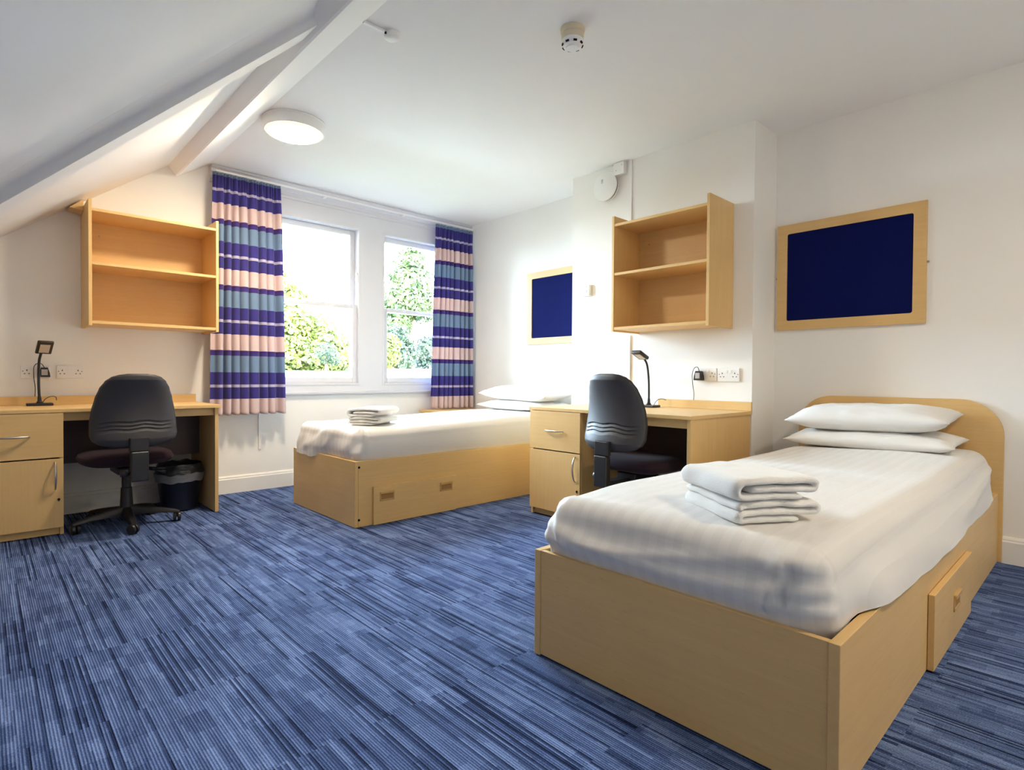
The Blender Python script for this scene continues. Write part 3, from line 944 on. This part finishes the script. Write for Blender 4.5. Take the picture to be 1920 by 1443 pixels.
noticeboard(3.075, 3.8901, 1.252, 1.936, 'blue felt noticeboard partly hidden by the chimney breast')

# ------------------------------------------------------------------ curtains
def curtain(xt0, xt1, xb0, xb1, zt, zb, y, folds, seed, label):
    nx, nzv = 260, 90
    rows = []
    hd = 0.085
    for j in range(nzv + 1):
        v = j / nzv
        z = zt + (zb - zt) * v
        fl = v ** 0.8
        x0, x1 = lerp(xt0, xb0, fl), lerp(xt1, xb1, fl)
        row = []
        for i in range(nx + 1):
            u = i / nx
            amp = 0.044 * (0.30 + 0.70 * sstep(0.0, 0.20, v)) * (0.9 + 0.3 * v) * (0.75 + 0.6 * abs(nz(u * 5 + seed, 3.3)))
            ph = u * folds * 2 * PI + 3.4 * nz(u * 3.3 + seed, seed) + 1.3 * nz(u * 9 + seed, seed + 2) + 0.9 * v * nz(u * 4, seed + 3)
            w = math.sin(ph)
            w = math.copysign(abs(w) ** 0.7, w)
            yy = y + amp * w * (0.75 + 0.5 * nz(u * folds * 0.7, seed + 5, v * 0.6))
            gather = (1 - sstep(0.015, 0.11, v))
            yy += gather * 0.010 * math.sin(u * folds * 2 * PI * 2.6 + 3 * nz(u * 9, seed + 7))
            xx = lerp(x0, x1, u) + 0.010 * math.cos(ph) * sstep(0.04, 0.3, v) * math.sin(u * PI)
            zz = z + (0.006 * nz(u * 14, seed) if j == 0 else 0) + (0.004 * math.sin(ph) if v > 0.8 else 0)
            row.append(Vector((xx, yy, zz)))
        rows.append(row)
    g = MB(); g.grid(rows)
    # give the cloth thickness
    o = g.build('curtain', CURT, smooth=True)
    sd = o.modifiers.new('cloth', 'SOLIDIFY'); sd.thickness = 0.003
    # put the pattern's zero at the hem
    for v in o.data.vertices: v.co.z -= zb
    o.location.z = zb
    return tag(o, label, 'curtain', 'striped curtains')
curtain(1.292, 1.795, 1.268, 1.835, 2.487, 0.635, 4.705, 8, 1.0, 'blue, pink and teal striped curtain hanging beside the left bookshelf')
curtain(3.355, 3.818, 3.298, 3.832, 2.480, 0.6175, 4.705, 8, 4.0, 'striped curtain gathered at the right end of the window, over the corner cabinet')
rl = MB().box((1.31, 4.697, 2.492), (3.84, 4.714, 2.506), 0.002)
for x in (1.34, 2.2, 3.0, 3.8): rl.box((x - 0.012, 4.705, 2.494), (x + 0.012, YW - 0.06, 2.504))
tag(rl.build('curtain_rail', WHITE), 'thin white curtain track along the top of the window', 'curtain rail')

# ------------------------------------------------------------------ ceiling light
cl = tag(empty('ceiling_light', (1.472, 3.62, ZC)), 'round flush ceiling light, glowing warm yellow', 'ceiling light')
MB().lathe([(0.150, -0.0005), (0.192, -0.0005), (0.194, -0.008), (0.188, -0.012), (0.186, -0.058), (0.180, -0.066), (0.172, -0.066)], 64).build('rim', WHITE, cl, autosmooth=0.6)
dm = bpy.data.materials.new('glowing_opal_diffuser'); dm.use_nodes = True
nt = dm.node_tree; bs = nt.nodes['Principled BSDF']
bs.inputs['Base Color'].default_value = (0.9, 0.85, 0.7, 1)
bs.inputs['Roughness'].default_value = 0.4
lw = nt.nodes.new('ShaderNodeTexCoord'); ln = nt.nodes.new('ShaderNodeVectorMath'); ln.operation = 'LENGTH'
ml = nt.nodes.new('ShaderNodeVectorMath'); ml.operation = 'MULTIPLY'; ml.inputs[1].default_value = (1, 1, 0)
nt.links.new(lw.outputs['Object'], ml.inputs[0]); nt.links.new(ml.outputs[0], ln.inputs[0])
rp = nt.nodes.new('ShaderNodeMapRange'); rp.inputs[1].default_value = 0.125; rp.inputs[2].default_value = 0.174
rp.inputs[3].default_value = 1.0; rp.inputs[4].default_value = 0.0
pw = nt.nodes.new('ShaderNodeMath'); pw.operation = 'POWER'; pw.inputs[1].default_value = 6.0
ad = nt.nodes.new('ShaderNodeMath'); ad.operation = 'ADD'; ad.inputs[1].default_value = 0.34
nt.links.new(ln.outputs['Value'], rp.inputs[0])
mm = nt.nodes.new('ShaderNodeMath'); mm.operation = 'MULTIPLY'; mm.inputs[1].default_value = LAMP
nt.links.new(rp.outputs[0], pw.inputs[0]); nt.links.new(pw.outputs[0], mm.inputs[0]); nt.links.new(mm.outputs[0], ad.inputs[0]); nt.links.new(ad.outputs[0], bs.inputs['Emission Strength'])
mc = nt.nodes.new('ShaderNodeMix'); mc.data_type = 'RGBA'
mc.inputs[6].default_value = (1.0, 0.76, 0.30, 1); mc.inputs[7].default_value = (1.0, 0.85, 0.64, 1)
nt.links.new(rp.outputs[0], mc.inputs[0]); nt.links.new(mc.outputs[2], bs.inputs['Emission Color'])
MB().lathe([(0.1725, -0.060), (0.170, -0.070), (0.14, -0.082), (0.09, -0.092), (0.04, -0.097), (0, -0.098)], 64).build('diffuser', dm, cl, smooth=True)
MB().box((0.186, -0.012, -0.05), (0.200, 0.012, -0.02), 0.003).build('clip', WHITE, cl)

fill_light = copy_tree(cl)  # copy of the fitting, added out of view to brighten the near end
fill_light.location = (2.0, -0.7, ZC)
for ch_ in kids(fill_light):
    if ch_.name.startswith('diffuser'):
        ch_.data = ch_.data.copy()
        dm2 = dm.copy(); ch_.data.materials[0] = dm2
        for n_ in dm2.node_tree.nodes:
            if n_.type == 'MATH' and n_.operation == 'MULTIPLY': n_.inputs[1].default_value = FILL_LAMP
tag(fill_light, 'added fill light behind the camera, in the form of the round ceiling light', 'ceiling light')

# ------------------------------------------------------------------ smoke detector
sd = tag(empty('smoke_detector', (2.012, 1.748, ZC)), 'yellowed smoke detector on the flat ceiling', 'smoke detector')
MB().lathe([(0, 0), (0.056, 0), (0.057, -0.004), (0.055, -0.020), (0.050, -0.026), (0.048, -0.026)], 40).build('mounting_base', OFFWHITE, sd, autosmooth=0.5)
MB().lathe([(0.050, -0.024), (0.052, -0.028), (0.051, -0.052), (0.046, -0.060), (0.046, -0.060)], 40).build('body', OFFWHITE, sd, autosmooth=0.5)
MB().lathe([(0.050, -0.053), (0.051, -0.066), (0.043, -0.080), (0.030, -0.085), (0.029, -0.090), (0, -0.092)], 40).build('sensor_cap', WHITE, sd, autosmooth=0.5)
sl_ = MB()
for k in range(8):
    a = 2 * PI * k / 8 + 0.2
    R = Matrix.Rotation(a, 3, 'Z')
    sl_.box((0.038, -0.008, -0.0785), (0.050, 0.008, -0.0715), 0.0, rot=R, piv=(0, 0, 0))
sl_.build('vent_slots', DARK, sd)

# small ceiling sensor with its trunking
cs_ = tag(empty('ceiling_sensor', (1.425, 2.362, ZC)), 'small white dome on the ceiling with a short cable cover running to the beam', 'sensor')
MB().lathe([(0, 0), (0.036, 0), (0.037, -0.004), (0.034, -0.022), (0.024, -0.029), (0, -0.030)], 32).build('dome', WHITE, cs_, autosmooth=0.6)
MB().box((-0.148, -0.008, -0.013), (-0.036, 0.008, -0.0005), 0.002).build('cable_cover', WHITE, cs_)
MB().box((-0.042, -0.010, -0.018), (-0.030, -0.004, -0.008)).build('cable_entry', DARK, cs_)

# ------------------------------------------------------------------ chimney breast fittings
al = tag(empty('alarm_sounder', (XB, 2.692, 2.402)), 'large round white alarm sounder high on the chimney breast', 'alarm')
MB().lathe([(0, 0), (0.098, 0), (0.100, -0.006), (0.100, -0.030), (0, -0.030)], 48, (0, 0, 0), 'x').build('back_plate', WHITE, al, autosmooth=0.5)
MB().lathe([(0, -0.028), (0.106, -0.028), (0.106, -0.037), (0, -0.037)], 48, (0, 0, 0), 'x').build('gap_shade', DARK, al)  # solid dark ring painting the shade between cover and plate
MB().lathe([(0.0, -0.036), (0.105, -0.036), (0.110, -0.040), (0.108, -0.047), (0.085, -0.054), (0.04, -0.058), (0, -0.059)], 48, (0, 0, 0), 'x').build('cover', WHITE, al, autosmooth=0.5)
mk = MB()
for r_ in range(4):
    for c_ in range(3):
        mk.box((-0.0592, 0.012 + c_ * 0.006 - 0.002, 0.026 + r_ * 0.008), (-0.0570, 0.012 + c_ * 0.006 + 0.002, 0.026 + r_ * 0.008 + 0.004))
mk.build('speaker_grille', GREY, al)
jb = tag(empty('junction_box', (XB, 2.568, 2.508)), 'square white junction box under the ceiling beside the round alarm', 'junction box')
MB().box((-0.042, -0.044, -0.042), (-0.0005, 0.044, 0.048), 0.003).build('box_body', WHITE, jb)
MB().box((-0.046, -0.047, -0.045), (-0.042, 0.047, 0.045), 0.002).build('lid', WHITE, jb)
for yy, zz in ((0.02, -0.012), (-0.03, 0.02)):
    MB().lathe([(0, -0.0475), (0.004, -0.0475), (0.004, -0.045), (0, -0.045)], 10, (0, yy, zz), 'x').build('lid_screw', GREY, jb)
tag(MB().box((XB - 0.012, 2.472, 2.02), (XB - 0.0005, 2.497, ZC - 0.001), 0.002).build('cable_trunking', WHITE), 'white trunking dropping from the ceiling to the bookshelf on the breast', 'cable trunking', 'cable trunking runs')
tag(MB().box((XB - 0.012, 2.472, 0.80), (XB - 0.0005, 2.497, 1.26), 0.002).build('cable_trunking', WHITE), 'white trunking below the chimney breast bookshelf, beside the desk lamp', 'cable trunking', 'cable trunking runs')
tag(MB().box((1.668, YW - 0.012, 0.332), (1.688, YW - 0.0005, 0.74), 0.002).build('cable_trunking', WHITE), 'short white trunking on the wall under the left curtain', 'cable trunking', 'cable trunking runs')
th_ = tag(empty('thermostat', (XB, 2.889, 1.634)), 'small white thermostat on the chimney breast, left of the bookshelf', 'thermostat')
MB().box((-0.030, -0.040, -0.044), (-0.0005, 0.040, 0.044), 0.004).build('case', WHITE, th_)
tm = MB().lathe([(0, -0.0315), (0.005, -0.0315), (0.005, -0.029), (0, -0.029)], 12, (0, -0.012, 0.026), 'x')
tm.box((-0.0312, -0.018, -0.020), (-0.0295, -0.008, 0.002)); tm.build('dial_mark', GREY, th_)

# ------------------------------------------------------------------ sockets, plugs, desk lamps
def make_socket():
    """double wall socket in local x-z, faces -y"""
    r = empty('double_socket')
    MB().box((-0.073, -0.010, -0.043), (0.073, -0.0005, 0.043), 0.003).build('plate', WHITE, r)
    for s in (-1, 1):
        MB().box((s * 0.014 - 0.008, -0.0125, 0.012), (s * 0.014 + 0.008, -0.0095, 0.030), 0.001).build('switch', WHITE, r)
        h = MB(); cx = s * 0.042
        h.box((cx - 0.0025, -0.0105, 0.006), (cx + 0.0025, -0.0095, 0.015))
        for q in (-1, 1): h.box((cx + q * 0.011 - 0.0035, -0.0105, -0.014), (cx + q * 0.011 + 0.0035, -0.0095, -0.009))
        h.lathe([(0, -0.0105), (0.0028, -0.0105), (0.0028, -0.0095), (0, -0.0095)], 8, (s * 0.062, 0, 0.004), 'y')
        h.build('pin_holes', DARK, r)
    return r
sk = make_socket()
def put(o, loc, rz, label, group='double sockets', cat='socket'):
    o.location = loc; o.rotation_euler = (0, 0, rz); return tag(o, label, cat, group)
put(sk, (0.262, YW, 0.956), 0, 'white double socket behind the left desk lamp, black plug in it')
put(copy_tree(sk), (0.4425, YW, 0.957), 0, 'empty double socket over the left desk, nearer the chair')
put(copy_tree(sk), (XB, 1.865, 0.968), -PI / 2, 'double socket over the right desk with a black adapter plugged in')
put(copy_tree(sk), (XB, 1.711, 0.966), -PI / 2, 'empty double socket near the corner of the chimney breast')

def make_plug(cable, wide):
    """plug-top adapter facing -y; cable points are local"""
    r = empty('plug_adapter')
    b_ = MB()
    b_.prism([(-0.030, -0.032), (0.030, -0.032), (0.027, -0.004), (0.017, 0.030), (-0.017, 0.030), (-0.027, -0.004)], 'y', -0.042, -0.002, 0.003)
    b_.build('body', BLACK, r)
    MB().box((-0.016, -0.0432, -0.020), (0.016, -0.0415, 0.018), 0.001).build('rating_label', GREY, r)
    MB().tube(cable, 0.0022, 8).build('cable', BLACK, r, smooth=True)
    return r
def curve(pts, n=6):
    P_ = [Vector(p) for p in pts]; out = []
    for i in range(len(P_) - 1):
        p0, p1, p2, p3 = P_[max(i - 1, 0)], P_[i], P_[i + 1], P_[min(i + 2, len(P_) - 1)]
        for k in range(n):
            t = k / n
            out.append(0.5 * ((2 * p1) + (p2 - p0) * t + (2 * p0 - 5 * p1 + 4 * p2 - p3) * t * t + (3 * p1 - p0 - 3 * p2 + p3) * t ** 3))
    out.append(P_[-1]); return out
pl1 = make_plug(curve([(0.0, -0.02, 0.030), (-0.012, -0.022, 0.052), (-0.035, -0.022, 0.056), (-0.052, -0.02, 0.030), (-0.052, -0.018, -0.04), (-0.046, -0.016, -0.10), (-0.048, -0.030, -0.158)]), 0)
put(pl1, (0.306, YW - 0.0095, 0.955), 0, 'black plug adapter in the socket beside the left desk lamp', 'plug adapters', 'plug')
pl2 = make_plug(curve([(0.0, -0.02, 0.030), (-0.006, -0.028, 0.055), (-0.020, -0.045, 0.050), (-0.034, -0.048, 0.010), (-0.040, -0.030, -0.06), (-0.038, -0.016, -0.12), (-0.040, -0.016, -0.165)]), 0)
put(pl2, (XB - 0.0095, 1.905, 0.962), -PI / 2, 'black plug adapter with hanging cable over the right desk', 'plug adapters', 'plug')

def make_lamp(head_pts, stem, tail):
    r = empty('desk_lamp')
    MB().box((-0.066, -0.045, 0.0), (0.066, 0.045, 0.017), 0.004).build('base', BLACK, r)
    MB().tube(curve(stem), [0.0105] * 3 + [0.0075] * (len(curve(stem)) - 3), 12).build('stem', BLACK, r, smooth=True)
    MB().tube([(0, 0, 0.016), (0, 0, 0.034)], [0.020, 0.0105], 14).build('collar', BLACK, r, smooth=True)
    MB().tube(curve(tail), 0.0022, 8).build('cable', BLACK, r, smooth=True)
    return r
def lamp_head(r, c, u, v, n, w, l, th):
    """flat rounded head: u width, v length, n the lit side"""
    c, u, v = Vector(c), Vector(u).normalized(), Vector(v).normalized()
    v = (v - u * v.dot(u)).normalized(); n = u.cross(v)
    if n.z > 0: n = -n
    h = MB().box((-w / 2, -l / 2, -th / 2), (w / 2, l / 2, th / 2), 0.0065, 3)
    M3 = Matrix((u, v, n)).transposed()
    for q in h.bm.verts: q.co = M3 @ q.co + c
    ho = h.build('lamp_head', BLACK, r, autosmooth=0.6)
    p = MB().box((-w / 2 + 0.016, -l / 2 + 0.014, th / 2 - 0.001), (w / 2 - 0.016, l / 2 - 0.022, th / 2 + 0.001), 0.0005)
    for q in p.bm.verts: q.co = M3 @ q.co + c
    p.build('light_panel', LED, ho)
    return ho
lp = make_lamp(None, [(0, 0, 0.02), (-0.004, 0, 0.12), (-0.004, 0.0, 0.22), (-0.001, -0.004, 0.29), (0.008, -0.016, 0.338)], [(0.015, 0.03, 0.012), (0.03, 0.035, 0.040), (0.062, 0.04, 0.058), (0.085, 0.05, 0.050), (0.088, 0.06, 0.03)])
lamp_head(lp, (0.022, -0.055, 0.371), (1, 0.10, -0.02), (0.20, -0.74, 0.64), None, 0.082, 0.112, 0.018)
put(lp, (0.276, 4.70, 0.7405), 0.0, 'slim black desk lamp near the wall on the left desk', 'desk lamps', 'desk lamp')
lp2 = make_lamp(None, [(0, 0, 0.02), (0.0, 0, 0.12), (-0.004, 0.0, 0.21), (-0.008, -0.014, 0.295), (-0.018, -0.036, 0.338)], [(0.02, 0.03, 0.012), (0.04, 0.035, 0.045), (0.075, 0.04, 0.060), (0.105, 0.05, 0.052)])
lamp_head(lp2, (-0.022, -0.078, 0.360), (1, -0.08, 0.0), (0.0, -0.90, 0.42), None, 0.080, 0.105, 0.024)
put(lp2, (3.385, 2.215, 0.7405), -PI / 2, 'slim black desk lamp behind the chair on the right desk', 'desk lamps', 'desk lamp')

# ------------------------------------------------------------------ operator chairs
def make_chair():
    """local: sitter faces +y, origin under the gas column on the floor"""
    r = empty('office_chair')
    # back shell: louvred outer face to -y, padded inner face to +y
    prof = [(0.0, 0.13), (0.008, 0.185), (0.025, 0.213), (0.055, 0.2245), (0.13, 0.222), (0.20, 0.212), (0.27, 0.197), (0.33, 0.178), (0.37, 0.155), (0.395, 0.128), (0.408, 0.095), (0.415, 0.05)]
    def hw(t):
        for (a, wa), (b, wb_) in zip(prof, prof[1:]):
            if a <= t <= b: return wa + (wb_ - wa) * sstep(0, 1, (t - a) / (b - a)) * 0.4 + (wb_ - wa) * 0.6 * (t - a) / (b - a)
        return prof[-1][1]
    NZ, NX = 150, 44
    zb = 0.533
    outer, inner = [], []
    for j in range(NZ + 1):
        t = 0.415 * j / NZ
        w = hw(t)
        lum = -0.012 + 0.034 * math.sin((t / 0.415) * PI) - 0.05 * (t / 0.415 - 0.4) ** 2
        ro, ri = [], []
        endf = min(1.0, (min(t, 0.415 - t) / 0.035) ** 0.5) if 0 < t < 0.415 else 0.0
        for i in range(NX + 1):
            u = -1 + 2 * i / NX
            x = u * w
            e = max(0.0, 1 - abs(u) ** 5) ** 0.6 * endf
            wrap = 0.050 * (x / 0.22) ** 2
            y = -0.285 + lum * 0.9 + wrap
            g = 0.0
            tz = t - 0.012 * (1 - (x / 0.2) ** 2) - 0.004 * math.sin(x * 40)
            if 0.062 < tz < 0.125 and abs(u) < 0.86:
                ph = ((tz - 0.062) / 0.021) % 1.0
                g = 0.0075 * ph * sstep(0.86, 0.7, abs(u))
            bottom_dip = -0.018 * (1 - min(1.0, (x / 0.2) ** 2)) * (1 - sstep(0.0, 0.06, t))
            zz = zb + t + bottom_dip
            ro.append(Vector((x, y - e * 0.030 + g, zz)))
            ri.append(Vector((x * (0.97 if endf > 0.5 else 1), y + e * 0.030, zz)))
        outer.append(ro); inner.append(ri)
    g = MB(); g.grid(outer); g.grid([[p.copy() for p in q] for q in [[Vector((a.x, (a.y + b.y) / 2, a.z)) for a, b in zip(o_, i_)] for o_, i_ in zip(outer, inner)]], flip=True)
    bk = g.build('backrest', SOFTBLACK, r, smooth=True)
    g = MB(); g.grid(inner, flip=True); g.grid([[Vector((b.x, (a.y + b.y) / 2 + 0.001, b.z)) for a, b in zip(o_, i_)] for o_, i_ in zip(outer, inner)])
    g.build('back_cushion', FABRIC, bk, smooth=True)
    # seat cushion
    N = 36
    top, bot = [], []
    for i in range(N + 1):
        rt_, rb_ = [], []
        for j in range(N + 1):
            u, v = -1 + 2 * i / N, -1 + 2 * j / N
            e = max(0.0, 1 - abs(u) ** 4) ** 0.5 * max(0.0, 1 - abs(v) ** 4) ** 0.5
            # squircle plan
            k = 1 - 0.10 * (abs(u) * abs(v)) ** 2 * 1.8
            x, y = u * 0.250 * k, 0.015 + v * 0.235 * k
            rt_.append(Vector((x, y, 0.430 + 0.045 * e - 0.022 * sstep(0.5, 1.0, v) + 0.008 * u * u * e)))
            rb_.append(Vector((x, y, 0.430 - 0.050 * e)))
        top.append(rt_); bot.append(rb_)
    g = MB(); g.grid(top); g.grid(bot, flip=True)
    g.build('seat', FABRIC, r, smooth=True)
    # back bar: bracket, cover and the arm under the seat
    g = MB()
    g.box((-0.048, -0.352, 0.495), (0.048, -0.318, 0.575), 0.005)
    g.build('back_bracket', BLACK, r)
    g = MB()
    g.box((-0.046, -0.360, 0.320), (0.046, -0.318, 0.494), 0.008, 3)
    g.box((-0.034, -0.345, 0.318), (0.034, -0.02, 0.352), 0.006)
    g.build('back_bar', BLACK, r)
    g = MB().box((-0.07, -0.13, 0.335), (0.07, 0.10, 0.378), 0.008); g.build('seat_mechanism', BLACK, r)
    lv = MB().tube([(0.06, -0.02, 0.352), (0.15, -0.05, 0.335), (0.20, -0.07, 0.318)], [0.006, 0.006, 0.012], 8); lv.build('lever', BLACK, r, smooth=True)
    lv = MB().tube([(0.06, 0.06, 0.352), (0.16, 0.03, 0.338), (0.22, 0.02, 0.328)], [0.006, 0.006, 0.012], 8); lv.build('lever', BLACK, r, smooth=True)
    kn = MB().tube([(-0.05, -0.30, 0.37), (-0.086, -0.30, 0.37)], [0.018, 0.022], 12); kn.build('knob', BLACK, r, smooth=True)
    g = MB().lathe([(0, 0.345), (0.025, 0.345), (0.025, 0.24), (0.030, 0.235), (0.036, 0.10), (0.040, 0.06), (0, 0.055)], 28)
    g.build('gas_column', BLACK, r, autosmooth=0.5)
    for k in range(5):
        a = math.radians(-94 + 72 * k)
        R = Matrix.Rotation(a, 3, 'Z')
        secs = []
        for s, w, z0, z1 in ((0.02, 0.030, 0.060, 0.118), (0.10, 0.027, 0.068, 0.108), (0.20, 0.023, 0.068, 0.092), (0.265, 0.019, 0.060, 0.078), (0.290, 0.013, 0.056, 0.068)):
            secs.append([R @ Vector((s, y, z)) for y, z in ((-w, z0), (w, z0), (w, (z0 + z1) / 2), (w * 0.6, z1), (-w * 0.6, z1), (-w, (z0 + z1) / 2))])
        g = MB(); V = g.grid(secs, wrap=True); g.bm.faces.new(V[0][::-1]); g.bm.faces.new(V[-1])
        lg = g.build('leg', BLACK, r, autosmooth=0.7)
        c = MB(); p = R @ Vector((0.275, 0, 0))
        wa = a + 0.7 + k
        Rw = Matrix.Rotation(wa, 3, 'Z')
        n0 = len(c.bm.verts)
        for s in (-1, 1):
            c.lathe([(0, 0.004 * s), (0.027, 0.004 * s), (0.0295, 0.009 * s), (0.027, 0.020 * s), (0.012, 0.023 * s), (0, 0.023 * s)], 20, (0, 0, 0.0297), 'y')
        c.box((-0.007, -0.004, 0.0265), (0.007, 0.004, 0.062))
        for v_ in c.bm.verts: v_.co = Rw @ v_.co + p
        c.build('caster', BLACK, lg, autosmooth=0.6)
    return r
ch = make_chair()
put(ch, (0.665, 4.235, 0.0), 0.03, 'black office chair pushed under the left desk, back to the room', 'office chairs', 'office chair')
ch2 = copy_tree(ch)
ch2.scale = (1, 1, 1.02)
put(ch2, (2.895, 1.955, 0.0), -PI / 2 - 0.06, 'black office chair at the right desk, half hidden by the near bed', 'office chairs', 'office chair')

# ------------------------------------------------------------------ waste bin
bn = tag(empty('waste_bin', (1.02, 4.50, 0.0)), 'round dark waste bin with a black liner under the left desk', 'bin')
MB().lathe([(0, 0.004), (0.105, 0.004), (0.112, 0.012), (0.142, 0.275), (0.146, 0.280), (0.142, 0.284), (0.138, 0.280), (0.108, 0.02), (0, 0.018)], 40).build('bucket', BIN, bn, autosmooth=0.6)
def liner(z0, z1, r0, r1, m, nm, amp, seed):
    rows = []
    for j in range(13):
        v = j / 12
        row = []
        for i in range(72):
            a = 2 * PI * i / 72
            rr_ = r0 + (r1 - r0) * v + amp * nz(math.cos(a) * 4, math.sin(a) * 4 + v * 2, seed + v * 2)
            row.append(Vector((rr_ * math.cos(a), rr_ * math.sin(a), z0 + (z1 - z0) * v + 0.012 * nz(math.cos(a) * 3, math.sin(a) * 3, seed + 5) * (1 if v > 0.9 or v < 0.1 else 0.3))))
        rows.append(row)
    g = MB(); g.grid(rows, wrap=True)
    o = g.build(nm, m, bn, smooth=True)
    return o
liner(0.262, 0.325, 0.152, 0.136, BAG, 'bin_liner', 0.008, 2.0)
liner(0.205, 0.262, 0.148, 0.156, BAGG, 'liner_cuff', 0.004, 6.0)

# ------------------------------------------------------------------ garden
def gz(y): return 0.92 + 0.031 * (min(y, 27) - 12)
gr = MB()
rows = []
for j in range(31):
    y = 5.3 + 55 * (j / 30) ** 1.6
    rows.append([Vector((x, y, gz(y) + 0.05 * nz(x * 0.3, y * 0.3))) for x in range(-30, 71, 4)])
gr.grid(rows)
LAWN = mat('sunlit_lawn', (0.055, 0.062, 0.028), 0.9, 0.1)
struct(gr.build('lawn_ground', LAWN, smooth=True))
LEAF_Y = leaf_mat('yellow_green_leaves', (0.05, 0.066, 0.013), (0.19, 0.205, 0.035))
LEAF_G = leaf_mat('mid_green_leaves', (0.026, 0.042, 0.013), (0.125, 0.16, 0.045))
LEAF_D = leaf_mat('blue_green_leaves', (0.018, 0.029, 0.018), (0.075, 0.105, 0.055))
BARK = mat('sunlit_bark', (0.15, 0.09, 0.06), 0.9, 0.1)
def tree(name, x, y, blobs, leaf, trunk_h, trunk_r, m, seed, label, nleaf=3600, group='trees beyond the lawn'):
    """blobs: (dx, dz, rx, rz) ellipsoids; leaves lie on and inside them"""
    rnd = random.Random(seed)
    z0 = gz(y)
    r = tag(empty(name, (x, y, z0)), label, 'tree', group)
    MB().tube([(0, 0, -0.1), (0.03, 0, trunk_h * 0.5), (0, 0, trunk_h)], [trunk_r * 1.25, trunk_r, trunk_r * 0.7], 10).build('trunk', BARK, r, smooth=True)
    verts, faces = [], []
    tot = sum(b[2] * b[3] for b in blobs)
    for (dx, dz, rx, rz) in blobs:
        for _ in range(int(nleaf * rx * rz / tot)):
            a, c = rnd.uniform(0, 2 * PI), rnd.uniform(-1, 1)
            s = math.sqrt(1 - c * c); rad = rnd.uniform(0.62, 1.04)
            p = Vector((dx + rx * rad * s * math.cos(a), rx * 0.85 * rad * s * math.sin(a), dz + rz * rad * c))
            p += Vector((rnd.gauss(0, .06), rnd.gauss(0, .06), rnd.gauss(0, .06))) * rx
            n = Vector((s * math.cos(a), s * math.sin(a), c + 0.3)) + Vector((rnd.gauss(0, .5), rnd.gauss(0, .5), rnd.gauss(0, .5)))
            n.normalize()
            u = n.orthogonal().normalized(); w = n.cross(u)
            an = rnd.uniform(0, PI); u, w = u * math.cos(an) + w * math.sin(an), w * math.cos(an) - u * math.sin(an)
            L_ = leaf * rnd.uniform(0.6, 1.3); b_ = len(verts)
            verts += [p - u * L_, p + w * L_ * 0.55 + n * L_ * 0.12, p + u * L_, p - w * L_ * 0.55 + n * L_ * 0.12]
            faces.append((b_, b_ + 1, b_ + 2, b_ + 3))
    me = bpy.data.meshes.new('crown'); me.from_pydata(verts, [], faces); me.update()
    o = new_obj('crown', me, m, r)
    return r
tree('conifer_tree', 16.85, 26, [(0.1, 5.8, 0.8, 1.05), (0.0, 4.7, 1.3, 1.15), (-0.35, 3.6, 1.65, 1.0), (0.7, 3.5, 1.35, 0.95), (-0.85, 2.4, 0.95, 0.95)], 0.13, 3.2, 0.20, LEAF_G, 1, 'tall pointed green tree with a pale trunk, seen through the right sash', 6500)
tree('shrub_or_shade', 14.75, 24, [(-0.5, 0.9, 0.85, 1.0), (0.45, 0.7, 0.75, 0.8), (0.1, 1.6, 0.6, 0.6)], 0.10, 0.8, 0.06, LEAF_D, 2, 'dense dark green shrub at the foot of the tall pointed tree', 3200)
tree('shrub_or_shade', 18.4, 26.5, [(0, 1.0, 0.8, 1.0), (-0.5, 0.6, 0.6, 0.7)], 0.10, 0.8, 0.06, LEAF_D, 12, 'blue-green shrub right of the pale trunk beyond the lawn', 1800)
tree('broadleaf_tree', 7.7, 18, [(-0.75, 0.95, 1.0, 1.1), (0.45, 0.85, 1.0, 0.95), (-0.1, 1.55, 0.85, 0.5), (1.15, 0.45, 0.75, 0.65), (-1.7, 1.0, 0.9, 1.1), (0.0, 0.3, 1.6, 0.4)], 0.085, 0.9, 0.10, LEAF_Y, 3, 'wide yellow-green tree filling the lower left sash', 9500)
tree('shrub_or_shade', 7.35, 15.8, [(0, 0.55, 0.30, 0.34), (0.25, 0.42, 0.22, 0.25)], 0.055, 0.4, 0.04, LEAF_D, 4, 'small dark leaf clump painting a shadow gap in the wide yellow-green tree', 500)  # dark leaves added to paint a shadow gap in the crown behind
tree('broadleaf_tree', 9.6, 24.5, [(-0.3, 3.3, 0.65, 0.75), (0.35, 2.9, 0.55, 0.7), (-0.8, 2.3, 0.8, 0.9), (0.2, 1.6, 1.1, 1.2)], 0.12, 1.9, 0.13, LEAF_Y, 5, 'distant yellowish treetop showing above the meeting rail of the left sash', 3200)
tree('broadleaf_tree', 11.9, 21.5, [(0.0, 1.25, 0.85, 0.65), (0.7, 0.8, 0.8, 0.8), (-0.5, 0.45, 0.6, 0.5)], 0.10, 0.8, 0.09, LEAF_Y, 6, 'low yellow-green tree at the right edge of the left sash', 3000)
tree('broadleaf_tree', 3.2, 20, [(-0.3, 1.6, 1.3, 1.1), (0.8, 1.2, 1.0, 0.9)], 0.10, 1.2, 0.11, LEAF_G, 7, 'mid-green tree mostly behind the left curtain', 2600)
tree('broadleaf_tree', 22.5, 28, [(0, 2.6, 1.6, 1.7), (1.0, 1.8, 1.4, 1.2)], 0.14, 1.6, 0.14, LEAF_G, 8, 'mid-green tree mostly behind the right curtain', 2600)
